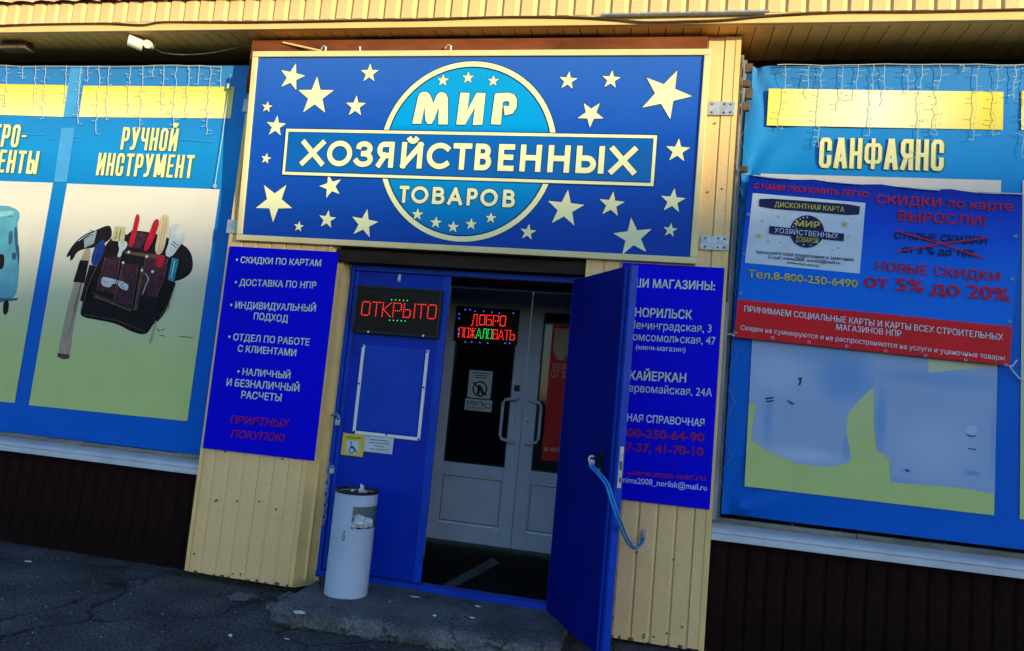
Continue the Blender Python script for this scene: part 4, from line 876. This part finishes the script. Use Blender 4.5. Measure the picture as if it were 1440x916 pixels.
icicle([(-60, 420), (12, 415), (75, 310), (125, 412), (165, 462), (245, 398), (300, 482), (330, 320), (375, 522), (412, 470), (496, 438), (545, 502), (585, 300), (625, 428), (675, 505), (725, 460), (765, 330), (808, 525), (850, 340)], 258, z1_,
       'white wired icicle light string hung along the top of the left window banner', 'icicle light strings', 14)
icicle([(350, 388), (455, 245), (515, 470), (605, 300), (675, 255), (745, 420), (800, 280), (905, 225), (965, 520), (1045, 418), (1150, 130), (1215, 440), (1305, 418), (1385, 262), (1440, 520), (1520, 400), (1600, 430)], 100, zr1,
       'white wired icicle light string hung along the top of the right window banner', 'icicle light strings', 18)
# cord with small plug box at right end of left banner
mb = MB(); a = YP(.12).at((322, 122)); b = YP(.12).at((302, 262)); mb.tube([a+Vector((0, 0, .1)), a, a.lerp(b, .5)+Vector((.006, 0, 0)), b], .0022, 5); mb.box(a.x-.010, a.x+.010, .108, .125, a.z-.02, a.z+.02); mb.torus(b, (0, 1, 0), .012, .003, 10, 5)
tag(mb.build('light_cord', 'white_wire'), 'pale cord with a small white plug at the right edge of the left window banner', 'cord')

# ================================================================== THINGS ON THE DOOR
def led_sign(c, y, label, body):
    pl = YP(y); P = [pl.at(p) for p in c]; x0 = (P[0].x+P[3].x)/2; x1 = (P[1].x+P[2].x)/2; z0 = (P[2].z+P[3].z)/2; z1 = (P[0].z+P[1].z)/2
    s_ = thing('led_sign', ((x0+x1)/2, y, z0), label, 'illuminated sign')
    if body == 'box':
        MB().box(x0+.012, x1-.012, y+.004, y+.024, z0+.012, z1-.012).build('display_panel', 'led_panel', s_)
        for a in ((x0, x1, z0, z0+.018), (x0, x1, z1-.018, z1), (x0, x0+.018, z0+.0185, z1-.0185), (x1-.018, x1, z0+.0185, z1-.0185)): MB().box(a[0], a[1], y-.004, y+.026, a[2], a[3]).build('case_edge', 'black_plastic', s_, bevel=.002)
    else: MB().box(x0, x1, y+.002, y+.012, z0, z1).build('display_panel', 'led_panel', s_)
    return s_
z6 = lambda x, y: (420+x*.3057, 360+y*.3057)
ls = led_sign([z6(262, 135), z6(660, 155), z6(645, 380), z6(252, 352)], DY-.032, 'dark framed dotted light sign glowing red, on the closed left door', 'box')
LP = YP(DY-.029)
dots('ОТКРЫТО', z6(288, 272), z6(628, 290), 62*.3057, LP, ['led_red'], ls, .0140, .0040, label='red glowing dots')
mb = MB()
for a, b in ((z6(428, 202), z6(500, 206)), (z6(418, 296), z6(490, 300))):
    for i in range(5): p = (a[0]+(b[0]-a[0])*i/4, a[1]+(b[1]-a[1])*i/4); dot(mb, LP.at(p), LP, .0045)
mb.build('led_dots', 'led_green', ls, kind='stuff', label='green glowing dots')
mb = MB()
for p in ((322, 350), (575, 368)): c_ = LP.at(z6(*p)); mb.cyl((c_.x, DY-.037, c_.z), (c_.x, DY-.040, c_.z), .008, 8)
mb.build('screw', 'white_plastic', ls)
z7 = lambda x, y: (600+x*.4587, 360+y*.4587)
WY = IY-.03
l2 = led_sign([z7(90, 155), z7(285, 165), z7(278, 275), z7(84, 262)], WY, 'frameless dotted welcome sign in red, green and blue lights on the inner door glass', 'flat')
WP = YP(WY)
dots('ДОБРО', z7(138, 210), z7(240, 215), 30*.4587, WP, ['led_red'], l2, .018, .0052, label='red glowing dots')
dots('ПОЖАЛОВАТЬ', z7(98, 248), z7(268, 258), 28*.4587, WP, ['led_red', 'led_green'], l2, .0155, .0048, idx=lambda i: 1 if 3 <= i <= 5 else 0, label='red and green glowing dots')
mb = MB()
for p in [(118, 165), (133, 165), (148, 170), (175, 170), (200, 173), (223, 176), (266, 176), (100, 178), (100, 192), (118, 264), (138, 264), (163, 266), (187, 268), (240, 268), (255, 268), (97, 240), (97, 225)]: dot(mb, WP.at(z7(*p)), WP, .006)
mb.build('led_dots', 'led_blue', l2, kind='stuff', label='blue glowing dots')

# thin poster holder on the closed door: left, right and bottom strips
hl = thing('poster_holder', tuple(DP.at((548, 612))), 'empty poster holder of pale strips screwed to the blue door under the light sign', 'poster holder')
for a, b in (((298, 410), (258, 808)), ((593, 434), (553, 848)), ((262, 812), (552, 842))):
    A = DP.at(z6(*a)); B = DP.at(z6(*b)); mb = MB()
    if abs(A.z-B.z) > .2: x = (A.x+B.x)/2; mb.box(x-.011, x+.011, DY-.006, DY-.0005, min(A.z, B.z)+.0, max(A.z, B.z))
    else: z = (A.z+B.z)/2; mb.box(A.x+.0, B.x-.0, DY-.0095, DY-.0065, z-.011, z+.011)
    st = mb.build('strip', 'white_plastic', hl)
mb = MB()
for p in ((296, 415), (280, 588), (258, 808), (593, 442), (576, 606), (553, 843), (406, 823)): c_ = DP.at(z6(*p)); mb.cyl((c_.x, DY-.006, c_.z), (c_.x, DY-.014, c_.z), .007, 8)
mb.build('screw', 'art_blue', hl)
MB().box(DP.at(z6(300, 500)).x, DP.at(z6(572, 500)).x, DY-.003, DY-.0006, DP.at(z6(400, 812)).z, DP.at(z6(440, 420)).z).build('backing_sheet', 'blue_edge', hl)
# wheelchair sign
def sheet(name, c, pl, th, m, label, cat):
    P = [pl.at(p) for p in c]; x0 = (P[0].x+P[3].x)/2; x1 = (P[1].x+P[2].x)/2; z0 = (P[2].z+P[3].z)/2; z1 = (P[0].z+P[1].z)/2
    t_ = thing(name, ((x0+x1)/2, pl.o.y, z0), label, cat); MB().box(x0, x1, pl.o.y-th, pl.o.y-.0005, z0, z1).build('sheet', m, t_); return t_
ws = sheet('wheelchair_notice', [z6(205, 815), z6(305, 824), z6(296, 925), z6(195, 915)], YP(DY-.014), .003, 'paper_yellow', 'yellow notice with a wheelchair symbol under the poster holder', 'notice')
NP = YP(DY-.0175)
mb = MB(); mb.poly([NP.at(z6(*p)) for p in ((221, 848), (280, 852), (274, 912), (215, 908))], NP.n); mb.build('symbol_field', 'paper', ws)
NQ = NP.off(.001); mb = MB(); cx, cy_ = 245, 892
mb.torus(NQ.at(z6(244, 893)), NQ.n, .020, .0035, 18, 5); mb.tube([NQ.at(z6(*p)) for p in ((241, 868), (243, 885), (258, 886), (266, 903), (272, 901))], .0035, 5); mb.tube([NQ.at(z6(*p)) for p in ((243, 877), (255, 878))], .003, 5); dot(mb, NQ.at(z6(241, 860)), NQ, .007)
mb.build('wheelchair_symbol', 'art_blue', ws)
mb = MB()
for k_ in range(2): mb.obox(NQ.at(z6(222, 831+k_*6)), NQ.at(z6(288, 836+k_*6)), .003, .0005, NQ.n)
mb.build('fine_print', 'print_black', ws)
wn = sheet('white_notice', [z6(305, 827), z6(438, 840), z6(430, 912), z6(298, 900)], YP(DY-.0105), .002, 'paper', 'small white paper notice beside the yellow wheelchair notice', 'notice')
mb = MB(); NW = YP(DY-.0132)
for k_, (a, b) in enumerate(((330, 410), (325, 418), (345, 395), (325, 415))): mb.obox(NW.at(z6(a, 842+k_*14+3)), NW.at(z6(b, 849+k_*14+3)), .004, .0005, NW.n)
mb.build('fine_print', 'print_black', wn)
# no smoking sheets on inner glass
ns = sheet('no_smoking_notice', [z7(132, 349), z7(202, 355), z7(196, 440), z7(124, 434)], YP(IY-.002), .002, 'paper', 'white notice with a crossed circle on the inner left door glass', 'notice')
NG = YP(IY-.0055); mb = MB(); mb.torus(NG.at(z7(163, 408)), NG.n, .062, .007, 24, 5); mb.tube([NG.at(z7(142, 388)), NG.at(z7(184, 428))], .007, 5)
mb.tube([NG.at(z7(158, 425)), NG.at(z7(160, 408)), NG.at(z7(162, 396))], .014, 6); mb.tube([NG.at(z7(172, 424)), NG.at(z7(168, 408)), NG.at(z7(162, 400))], .012, 6)
mb.build('crossed_circle', 'print_black', ns)
mb = MB()
for k_ in range(3): mb.obox(NG.at(z7(142+k_*3, 358+k_*7)), NG.at(z7(190-k_*3, 362+k_*7)), .008, .0005, NG.n)
mb.build('fine_print', 'print_black', ns)
n2 = sheet('smoking_notice', [z7(120, 437), z7(202, 444), z7(197, 479), z7(115, 472)], YP(IY-.006), .002, 'paper', 'lower small notice reading КУРИТЬ ЗАПРЕЩЕНО on the inner left door glass', 'notice')
text('КУРИТЬ', z7(122, 457), z7(176, 461), 6.5, YP(IY-.009), 'print_black', n2, bold=.02); text('ЗАПРЕЩЕНО', z7(122, 468), z7(176, 472), 3.5, YP(IY-.009), 'print_black', n2, bold=.01)
mb = MB(); mb.torus(YP(IY-.010).at(z7(188, 460)), (0, -1, 0), .022, .004, 16, 5); mb.build('crossed_circle', 'print_black', n2)
# red poster inside right inner door
rd = sheet('red_poster', [z7(386, 210), z7(455, 214), z7(445, 632), z7(352, 630)], YP(IY+.018), .003, 'banner_red', 'red poster hanging in the inner right door glass', 'poster')
RP = YP(IY+.0145); patch([z7(392, 222), z7(436, 224), z7(432, 300), z7(420, 320), z7(400, 318), z7(388, 290)], RP, 'art_pale_wood', rd, name='pale_print')
text('ОТ 5%', z7(380, 372), z7(436, 376), 11, RP, 'art_pale_wood', rd, bold=.01); text('8-800', z7(360, 598), z7(412, 602), 6, RP, 'art_pale_wood', rd, bold=.01)
text('СКИДКИ', z7(385, 345), z7(432, 348), 8, RP, 'art_pale_wood', rd, bold=.01)

# padlocks and chain at the left door edge
def padlock(p, y, label, s=1.):
    c_ = YP(y).at(p); t_ = thing('padlock', tuple(c_), label, 'padlock')
    MB().box(c_.x-.018*s, c_.x+.018*s, y-.012, y+.006, c_.z-.022*s, c_.z+.016*s).build('body', 'steel', t_, bevel=.003)
    mb = MB(); mb.tube([(c_.x+.013*s*math.cos(a), y-.003, c_.z+.016*s+.022*s*math.sin(a)) for a in [math.pi*i/8 for i in range(9)]], .0035, 6); mb.build('shackle', 'steel', t_)
    return c_
padlock((475, 594), .08, 'upper pale padlock on a white hasp at the left edge of the doorway')
mb = MB(); c_ = YP(.09).at((473, 585)); mb.tube([(c_.x-.04, .10, c_.z), (c_.x-.02, .08, c_.z+.01), (c_.x+.01, .075, c_.z+.012), (c_.x+.03, .08, c_.z-.005)], .008, 6)
tag(mb.build('hasp', 'post_grey'), 'white hasp sticking out from the left reveal beside the upper padlock', 'hasp')
padlock((467, 662), .03, 'dark padlock hanging at the top of the chain beside the bin', .9)
ch = thing('chain', tuple(YP(.02).at((455, 720))), 'rusty steel chain hanging down the left reveal above the bin', 'chain')
A = YP(.03).at((463, 655)); B = YP(.03).at((455, 735)); n = 11
for i in range(n):
    c_ = A.lerp(B, i/(n-1)); mb = MB(); ax = Vector((0, 1, 0)) if i % 2 else Vector((1, 0, 0))
    k0 = len(mb.v)
    mb.torus((0, 0, 0), ax, .013, .0035, 14, 5)
    mb.v = [(v[0]+c_.x, v[1]+c_.y, v[2]*1.55+c_.z) for v in mb.v]
    mb.build('link', 'post_grey', ch, smooth=True)

# blue cord holding the door open
W2 = YP(-.02).at((905, 757)); hp = Vector(LQ(ha-.012, .06, hz))
pts = [hp+Vector((.0, .01, .012)), hp+Vector((-.01, -.02, -.02))]
end = W2; low = Vector((W2.x-.03, -.16, YP(-.10).at((893, 771)).z))
ctrl = [hp+Vector((0, -.015, -.03)), YP(-.62).at((852, 678)), YP(-.665).at((861, 703)), YP(-.64).at((871, 732)), YP(-.45).at((882, 759)), YP(-.25).at((893, 771)), YP(-.10).at((901, 766)), end]
def catmull(P, n=8):
    out = []; Q = [P[0]]+list(P)+[P[-1]]
    for i in range(1, len(Q)-2):
        for k in range(n):
            t_ = k/n; a, b, c_, d = Q[i-1], Q[i], Q[i+1], Q[i+2]
            out.append(.5*((2*b)+(c_-a)*t_+(2*a-5*b+4*c_-d)*t_*t_+(3*b-a-3*c_+d)*t_**3))
    return out+[P[-1]]
path = catmull([Vector(p) for p in ctrl])
cord = thing('blue_cord', tuple(W2), 'doubled bright blue cord tying the open door handle to a hook on the yellow wall', 'cord')
MB().tube([p+Vector((.006, 0, .003)) for p in path], .0065, 8).build('strand', 'cord_blue', cord, smooth=True)
MB().tube([p+Vector((-.008, -.004, -.004)) for p in path], .0065, 8).build('strand', 'cord_blue', cord, smooth=True)
mb = MB(); mb.torus(hp+Vector((0, -.002, .004)), t, .018, .006, 14, 6); mb.torus(hp+Vector((.002, -.004, -.014)), t, .014, .005, 14, 6); mb.build('knot', 'white_wire', cord, smooth=True)
mb = MB(); mb.tube([(W2.x, -.01, W2.z+.03), (W2.x, -.035, W2.z+.03), (W2.x, -.045, W2.z+.01), (W2.x, -.035, W2.z-.01), (W2.x-.01, -.02, W2.z-.008)], .005, 6); mb.box(W2.x-.012, W2.x+.012, -.014, -.008, W2.z+.0, W2.z+.055)
tag(mb.build('wall_hook', 'steel'), 'steel hook on the right yellow wall holding the end of the blue cord', 'hook')

# ================================================================== BIN AND LITTER
bc_ = ZP(.105).at((473.5, 841)); rB = .138; BX, BY_, BZ = bc_.x, bc_.y+rB, .10
ztop_ = Plane((0, BY_, 0)).at((491, 688)).z
hB = ztop_-BZ
bin_ = thing('litter_bin', (BX, BY_, BZ), 'grey cylindrical metal litter bin with dark rim, stuffed with rubbish, on the step', 'litter bin')
# opening faces the camera, slightly right
cdir = math.atan2(CAM.y-BY_, CAM.x-BX)
open0, open1 = cdir - R(8), cdir + R(95); oz0, oz1 = hB-.225, hB-.085
mb = MB(); NA = 64; zs = [0, .012, .02, oz0, oz0+.02, oz1-.02, oz1, hB-.03, hB-.006]
def inopen(a, z):
    a = (a-open0) % (2*math.pi); return a < (open1-open0) and oz0 < z < oz1
for ri, flipn in ((rB, 0), (rB-.004, 1)):
    base = len(mb.v)
    for z in zs:
        for i in range(NA): a = 2*math.pi*i/NA; mb.v.append((BX+ri*math.cos(a), BY_+ri*math.sin(a), BZ+z))
    for j in range(len(zs)-1):
        for i in range(NA):
            if not inopen(2*math.pi*(i+.5)/NA, (zs[j]+zs[j+1])/2): mb.f.append((base+j*NA+i, base+j*NA+(i+1) % NA, base+(j+1)*NA+(i+1) % NA, base+(j+1)*NA+i)); mb.mi.append(0)
o = mb.build('shell', 'can_grey', bin_, smooth=True)
mb = MB(); mb.torus((BX, BY_, BZ+hB-.004), (0, 0, 1), rB-.002, .010, 40, 8); mb.cyl((BX, BY_, BZ+hB-.035), (BX, BY_, BZ+hB-.018), rB-.006, 32); mb.build('ash_tray_rim', 'black_plastic', bin_, smooth=True)
MB().cyl((BX, BY_, BZ+.01), (BX, BY_, BZ+oz0-.01), rB-.008, 24).build('liner', 'print_black', bin_)
def crumple(c, s_, seed, m='paper', parent=None, name='crumpled_paper', sq=(1, 1, 1), it=3):
    bm = bmesh.new(); bmesh.ops.create_icosphere(bm, subdivisions=it, radius=1)
    for v in bm.verts:
        n_ = noise.noise(v.co*1.7+Vector((seed, 0, 0))) + .6*noise.noise(v.co*4+Vector((seed, 3, 0)))
        v.co = v.co*(1+.55*n_); v.co = Vector((c[0]+v.co.x*s_*sq[0], c[1]+v.co.y*s_*sq[1], c[2]+v.co.z*s_*sq[2]))
    me = bpy.data.meshes.new(name); bm.to_mesh(me); bm.free(); me.materials.append(M[m]); return link(name, me, parent)
om = (open0+open1)/2 + R(-14)
for k_, (da, dz, s_) in enumerate(((-.45, .02, .035), (-.1, .045, .045), (.25, .03, .05), (.5, .02, .035), (-.3, .065, .03))):
    a = om+da; rr_ = rB-.045
    tag(crumple((BX+rr_*math.cos(a), BY_+rr_*math.sin(a), BZ+oz0+dz), s_, k_*5, sq=(1, 1, .75)), ['crumpled paper at the left of the bin opening', 'crumpled paper in the middle of the bin opening', 'larger crumpled paper at the right of the bin opening', 'small crumpled paper at the far right of the bin opening', 'crumpled paper on top of the heap in the bin opening'][k_], 'rubbish', 'rubbish in the bin')
for k_, (dx, dy, s_, L_) in enumerate(((.03, 0, .022, 'white paper scrap sticking up on top of the bin'), (-.04, -.03, .014, 'dark butt left on the bin rim tray'), (-.01, -.05, .014, 'grey scrap near the front of the bin tray'), (.07, -.03, .012, 'small grey scrap at the right of the bin tray'))):
    tag(crumple((BX+dx, BY_+dy, BZ+hB-.008+s_*.6), s_, 40+k_*3, m='paper' if k_ != 1 else 'rubble', sq=(.8, .8, 1.7 if k_ == 0 else .6), it=2), L_, 'rubbish', 'rubbish on the bin tray')
# tidyman-like small mark on the shell
mb = MB(); a = cdir-R(22)
def onbin(a, z, k=.0015): return Vector((BX+(rB+k)*math.cos(a), BY_+(rB+k)*math.sin(a), BZ+z))
for (u_, v_) in (((-.06, .0), (.06, .0)), ((-.06, 0), (-.03, -.03)), ((.06, 0), (.03, -.03)), ((-.03, -.03), (.03, -.03)), ((0, .01), (0, .03)), ((-.04, .015), (.05, .03))):
    mb.tube([onbin(a+u_[0], oz0-.045+u_[1]), onbin(a+v_[0], oz0-.045+v_[1])], .0018, 4)
mb.build('printed_mark', 'print_black', bin_)

def scrap(p, z, s_, label, m='paper', seed=0, sq=(1.4, .8, .12), pl=None):
    c_ = ZP(z).at(p); s_ *= .68; tag(crumple((c_.x, c_.y, z+s_*.12), s_, seed, m=m, sq=sq, it=2, name='paper_scrap'), label, 'litter', 'litter on the ground')
scrap((508, 829), .104, .03, 'folded white paper scrap leaning at the right foot of the bin', seed=3, sq=(.8, .7, .7))
scrap((514, 835), .104, .02, 'small white scrap just right of the bin foot', seed=5)
scrap((583, 840), .104, .032, 'flat white paper scrap by the left end of the blue threshold', seed=8, sq=(1.6, .6, .15))
scrap((548, 846), .104, .010, 'tiny white crumb on the step right of the bin', seed=11, sq=(1, 1, .4)); scrap((611, 866), .104, .016, 'small pale scrap on the step below the threshold', seed=12, sq=(1, 1, .5))
scrap((664, 869), .104, .014, 'thin white butt lying on the step in front of the threshold', seed=13, sq=(1.6, .4, .4)); scrap((672, 853), .104, .018, 'pale scrap against the threshold near its middle', seed=14, sq=(1.6, .5, .4))
scrap((420, 862), .09, .045, 'pale flattened paper on the broken left edge of the step', seed=15, sq=(1.2, .7, .2)); scrap((403, 899), .006, .016, 'white scrap on the asphalt left of the step', seed=16)
scrap((39, 790), .006, .028, 'white leaflet scrap on the asphalt near the left plinth', seed=17); scrap((324, 894), .006, .014, 'bright white crumb on the asphalt below the left column', seed=18, sq=(1, 1, .8)); scrap((505, 905), .0, .012, 'tiny white crumb at the foot of the step', seed=19)
# flat grey stone patch and rubble at the column foot
c_ = ZP(.01).at((342, 838)); tag(crumple((c_.x, c_.y, .006), .085, 60, m='concrete', sq=(1.05, .9, .12), name='flat_stone'), 'flat pale grey stone on the asphalt in front of the left column', 'stone')
for k_, (p, s_, L_) in enumerate((((395, 868), .05, 'broken grey concrete lump at the left end of the step'), ((412, 880), .04, 'smaller concrete lump below the broken step corner'), ((383, 856), .035, 'small stone between the column foot and the step'), ((405, 845), .05, 'rounded concrete lump at the step corner under the reveal'))):
    c_ = ZP(.01).at(p); tag(crumple((c_.x, c_.y, .02), s_, 70+k_*4, m='rubble', sq=(1.2, .9, .7), name='concrete_lump'), L_, 'stone', 'broken concrete by the step')
# grit and moss: uncountable
mb = MB()
for i in range(900):
    x = random.uniform(-6, .2); y = random.triangular(-2.6, .05, -.2); s_ = random.uniform(.002, .008)
    if -2.1 < x < -.38 and y > -.6: z = .103
    elif x > -.45 and y > -.0: continue
    else: z = .004
    an = random.random()*6; pts = [(x+s_*math.cos(an+k*2.1)*random.uniform(.7, 1.5), y+s_*math.sin(an+k*2.1), z) for k in range(3)]; mb.add(pts+[(x, y, z+s_*.7)], [(0, 1, 3), (1, 2, 3), (2, 0, 3)])
mb.build('grit', 'rubble', kind='stuff')
mb = MB()
for i in range(420):
    x = random.uniform(-6, -.2); y = random.triangular(-3.0, .05, -.7); s_ = random.choice((.002, .003, .003, .004, .007)); z = .102 if (-2.05 < x < -.4 and y > -.58) else .004; an = random.random()*6
    if z > .1 and random.random() < .6: continue
    pts = [(x+s_*1.3*math.cos(an+k*2.1), y+s_*math.sin(an+k*2.1), z) for k in range(3)]; mb.add(pts+[(x, y, z+s_*.6)], [(0, 1, 3), (1, 2, 3), (2, 0, 3)])
mb.build('pale_grit', 'grit_pale', kind='stuff')
mb = MB()
for i in range(3200):
    r_ = random.random()
    if r_ < .45: x = random.uniform(-3.2, -2.1); y = -.02-abs(random.gauss(0, .035)); z = .005
    elif r_ < .6: x = random.uniform(-.40, -.05); y = -.02-abs(random.gauss(0, .10)); z = .01
    elif r_ < .8: x = random.uniform(-2.1, -.4); y = -.66+.10*(x+2.1)/1.7-abs(random.gauss(0, .02)); z = .004
    else: x = random.uniform(-8, -3.1); y = .07-abs(random.gauss(0, .02)); z = .003
    s_ = random.uniform(.004, .014); an = random.random()*6.28; mb.add([(x, y, z), (x+s_*math.cos(an), y+s_*math.sin(an), z+s_*.9), (x+s_*math.cos(an+1), y+s_*math.sin(an+1), z+s_*random.random())], [(0, 1, 2)])
mb.build('moss', 'moss', kind='stuff')

# ================================================================== LAMPS, CABLES UNDER THE SOFFIT
c_ = YP(.04).at((26, 66)); fl = thing('floodlight', (c_.x, .04, FZ), 'dark rectangular floodlight under the eaves at the far left', 'floodlight')
mb = MB(); mb.hexa([(c_.x-.13, -.02, c_.z-.045), (c_.x+.13, -.02, c_.z-.045), (c_.x+.12, -.01, c_.z+.02), (c_.x-.12, -.01, c_.z+.02)], [(c_.x-.13, .09, c_.z-.035), (c_.x+.13, .09, c_.z-.035), (c_.x+.10, .07, c_.z+.04), (c_.x-.10, .07, c_.z+.04)]); mb.build('housing', 'rust_steel', fl, bevel=.006)
mb = MB()
for k_ in range(7): mb.box(c_.x-.10+k_*.032, c_.x-.088+k_*.032, -.0, .075, c_.z+.03, c_.z+.055)
mb.build('cooling_fins', 'rust_steel', fl)
mb = MB(); mb.tube([(c_.x-.14, .03, c_.z), (c_.x-.14, .03, FZ+.003)], .007, 6); mb.tube([(c_.x+.14, .03, c_.z), (c_.x+.14, .03, FZ+.003)], .007, 6); mb.obox((c_.x-.145, .03, FZ+.0), (c_.x+.145, .03, FZ+.0), .025, .005); mb.build('bracket', 'rust_steel', fl)
cc_ = YP(-.03).at((191, 60)); cm = thing('security_camera', (cc_.x, -.03, FZ), 'white twin cylinder security camera under the eaves left of the sign', 'camera')
a = YP(-.08).at((183, 57)); b = YP(-.02).at((201, 64)); mb = MB(); mb.cyl(a+(a-b)*.15, b, .047, 20); mb.build('camera_body', 'white_plastic', cm, smooth=True, bevel=.004)
a2 = YP(-.05).at((207, 62)); b2 = YP(.03).at((214, 65)); mb = MB(); mb.tube([a2, a2.lerp(b2, .3), a2.lerp(b2, .35), b2], [.032, .032, .026, .024], 16); mb.build('sensor_head', 'white_plastic', cm, smooth=True)
mb = MB(); mb.obox(YP(-.02).at((178, 44)), YP(.05).at((205, 48)), .04, .01); mb.tube([YP(.02).at((200, 47)), (b.x, .0, b.z+.02)], .009, 8); mb.build('mount', 'cable_brown', cm)
mb = MB(); mb.tube(catmull([b2, YP(.08).at((228, 74)), YP(.1).at((262, 77)), YP(.1).at((300, 74)), YP(.1).at((338, 66))]), .0035, 6); mb.build('cable', 'steel', cm)
# loose yellow rod over the sign
mb = MB(); mb.obox(YP(-.05).at((398, 60)), YP(-.08).at((452, 72)), .012, .012); tag(mb.build('metal_rod', 'yellow_trim'), 'pale metal rod resting slanted behind the top edge of the sign', 'rod')
mb = MB(); mb.tube(catmull([YP(.02).at(p) for p in ((350, 72), (372, 60), (405, 58), (440, 64), (520, 66), (600, 62), (660, 66), (760, 64), (850, 66), (940, 58), (1042, 64))]), .006, 6)
tag(mb.build('black_cable', 'cable_black'), 'black cable sagging between the soffit and the top of the sign', 'cable')
# cable and conduit along the fascia trim
pts = [YP(FY-.026).at((x, y)) for x, y in ((-60, 38), (0, 36), (60, 34), (150, 33), (200, 35), (230, 31), (330, 31), (420, 30), (520, 28), (600, 27), (700, 24), (800, 24), (860, 27), (905, 31), (960, 30), (1020, 28), (1080, 22), (1180, 17), (1300, 16), (1440, 13), (1520, 12))]
tag(MB().tube(catmull(pts, 5), .0065, 6).build('fascia_cable', 'cable_brown'), 'thin brown cable running along the whole bottom of the yellow fascia', 'cable')
mb = MB(); mb.cyl(YP(FY-.045).at((845, 21)), YP(FY-.045).at((1082, 16)), .010, 8); tag(mb.build('conduit', 'steel'), 'thin grey conduit pipe fixed across the fascia above the right part of the sign', 'pipe')
# dark cable down the left reveal
mb = MB(); mb.tube(catmull([YP(.09).at(p) for p in ((492, 374), (493, 400), (490, 430), (492, 452), (498, 472), (496, 500))]), .004, 6)
tag(mb.build('black_wire', 'cable_black'), 'thin black wire drooping down the reveal beside the light sign', 'wire')
# rusty fittings beside the right column
mb = MB()
for i, (x, y, s_) in enumerate(((1054, 96, .03), (1050, 118, .022), (1054, 132, .035), (1050, 150, .03), (1047, 238, .02))):
    q = YP(.05).at((x, y)); mb.box(q.x-.025, q.x+.02, .04, .07, q.z-s_, q.z+s_)
mb.box(.468, .486, .05, .09, 2.2, 3.86)
tag(mb.build('gate_fitting', 'rust_steel', bevel=.003), 'rusty hinge bar and fittings between the right column and the window banner', 'hinge bar')

# ================================================================== ACROSS THE STREET: the gabled block whose shadow covers the lower facade
def across():
    D_ = 46.0; L_h = D_/math.cos(R(SUN_AZ)); tan = math.tan(R(SUN_EL)); slope = .15
    yb = -D_; x_ref = -1.3 + D_*math.tan(R(SUN_AZ)); z_ref = 2.80 + L_h*tan
    x0, x1, xp = x_ref-14, x_ref+32, x_ref+9
    zr = lambda x: z_ref + slope*(x-x_ref) if x < xp else z_ref + slope*(xp-x_ref) - slope*(x-xp)
    b = thing('apartment_block', (x_ref, yb, 0), 'long gabled block across the street opposite the shop, throwing the evening shade', 'building')
    mb = MB(); a = [(x0, yb, 0), (x1, yb, 0), (x1, yb, zr(x1)), (xp, yb, zr(xp)), (x0, yb, zr(x0))]
    mb.add(a+[(x, y-12, z) for x, y, z in a], [(0, 1, 2, 3, 4), (9, 8, 7, 6, 5)]+[(i, (i+1) % 5, 5+(i+1) % 5, 5+i) for i in range(5)]); mb.build('wall', 'far_wall', b)
    me = MB().box(-.7, .7, -.02, .06, 0, 1.5).mesh('window', 'window_glass')
    for fl_ in range(3):
        for i in range(11):
            o = link('window', me, b); o.location = Vector((x0+2+i*3.5, yb+.02, 1.4+fl_*3.0))
across()
bpy.context.view_layer.update()
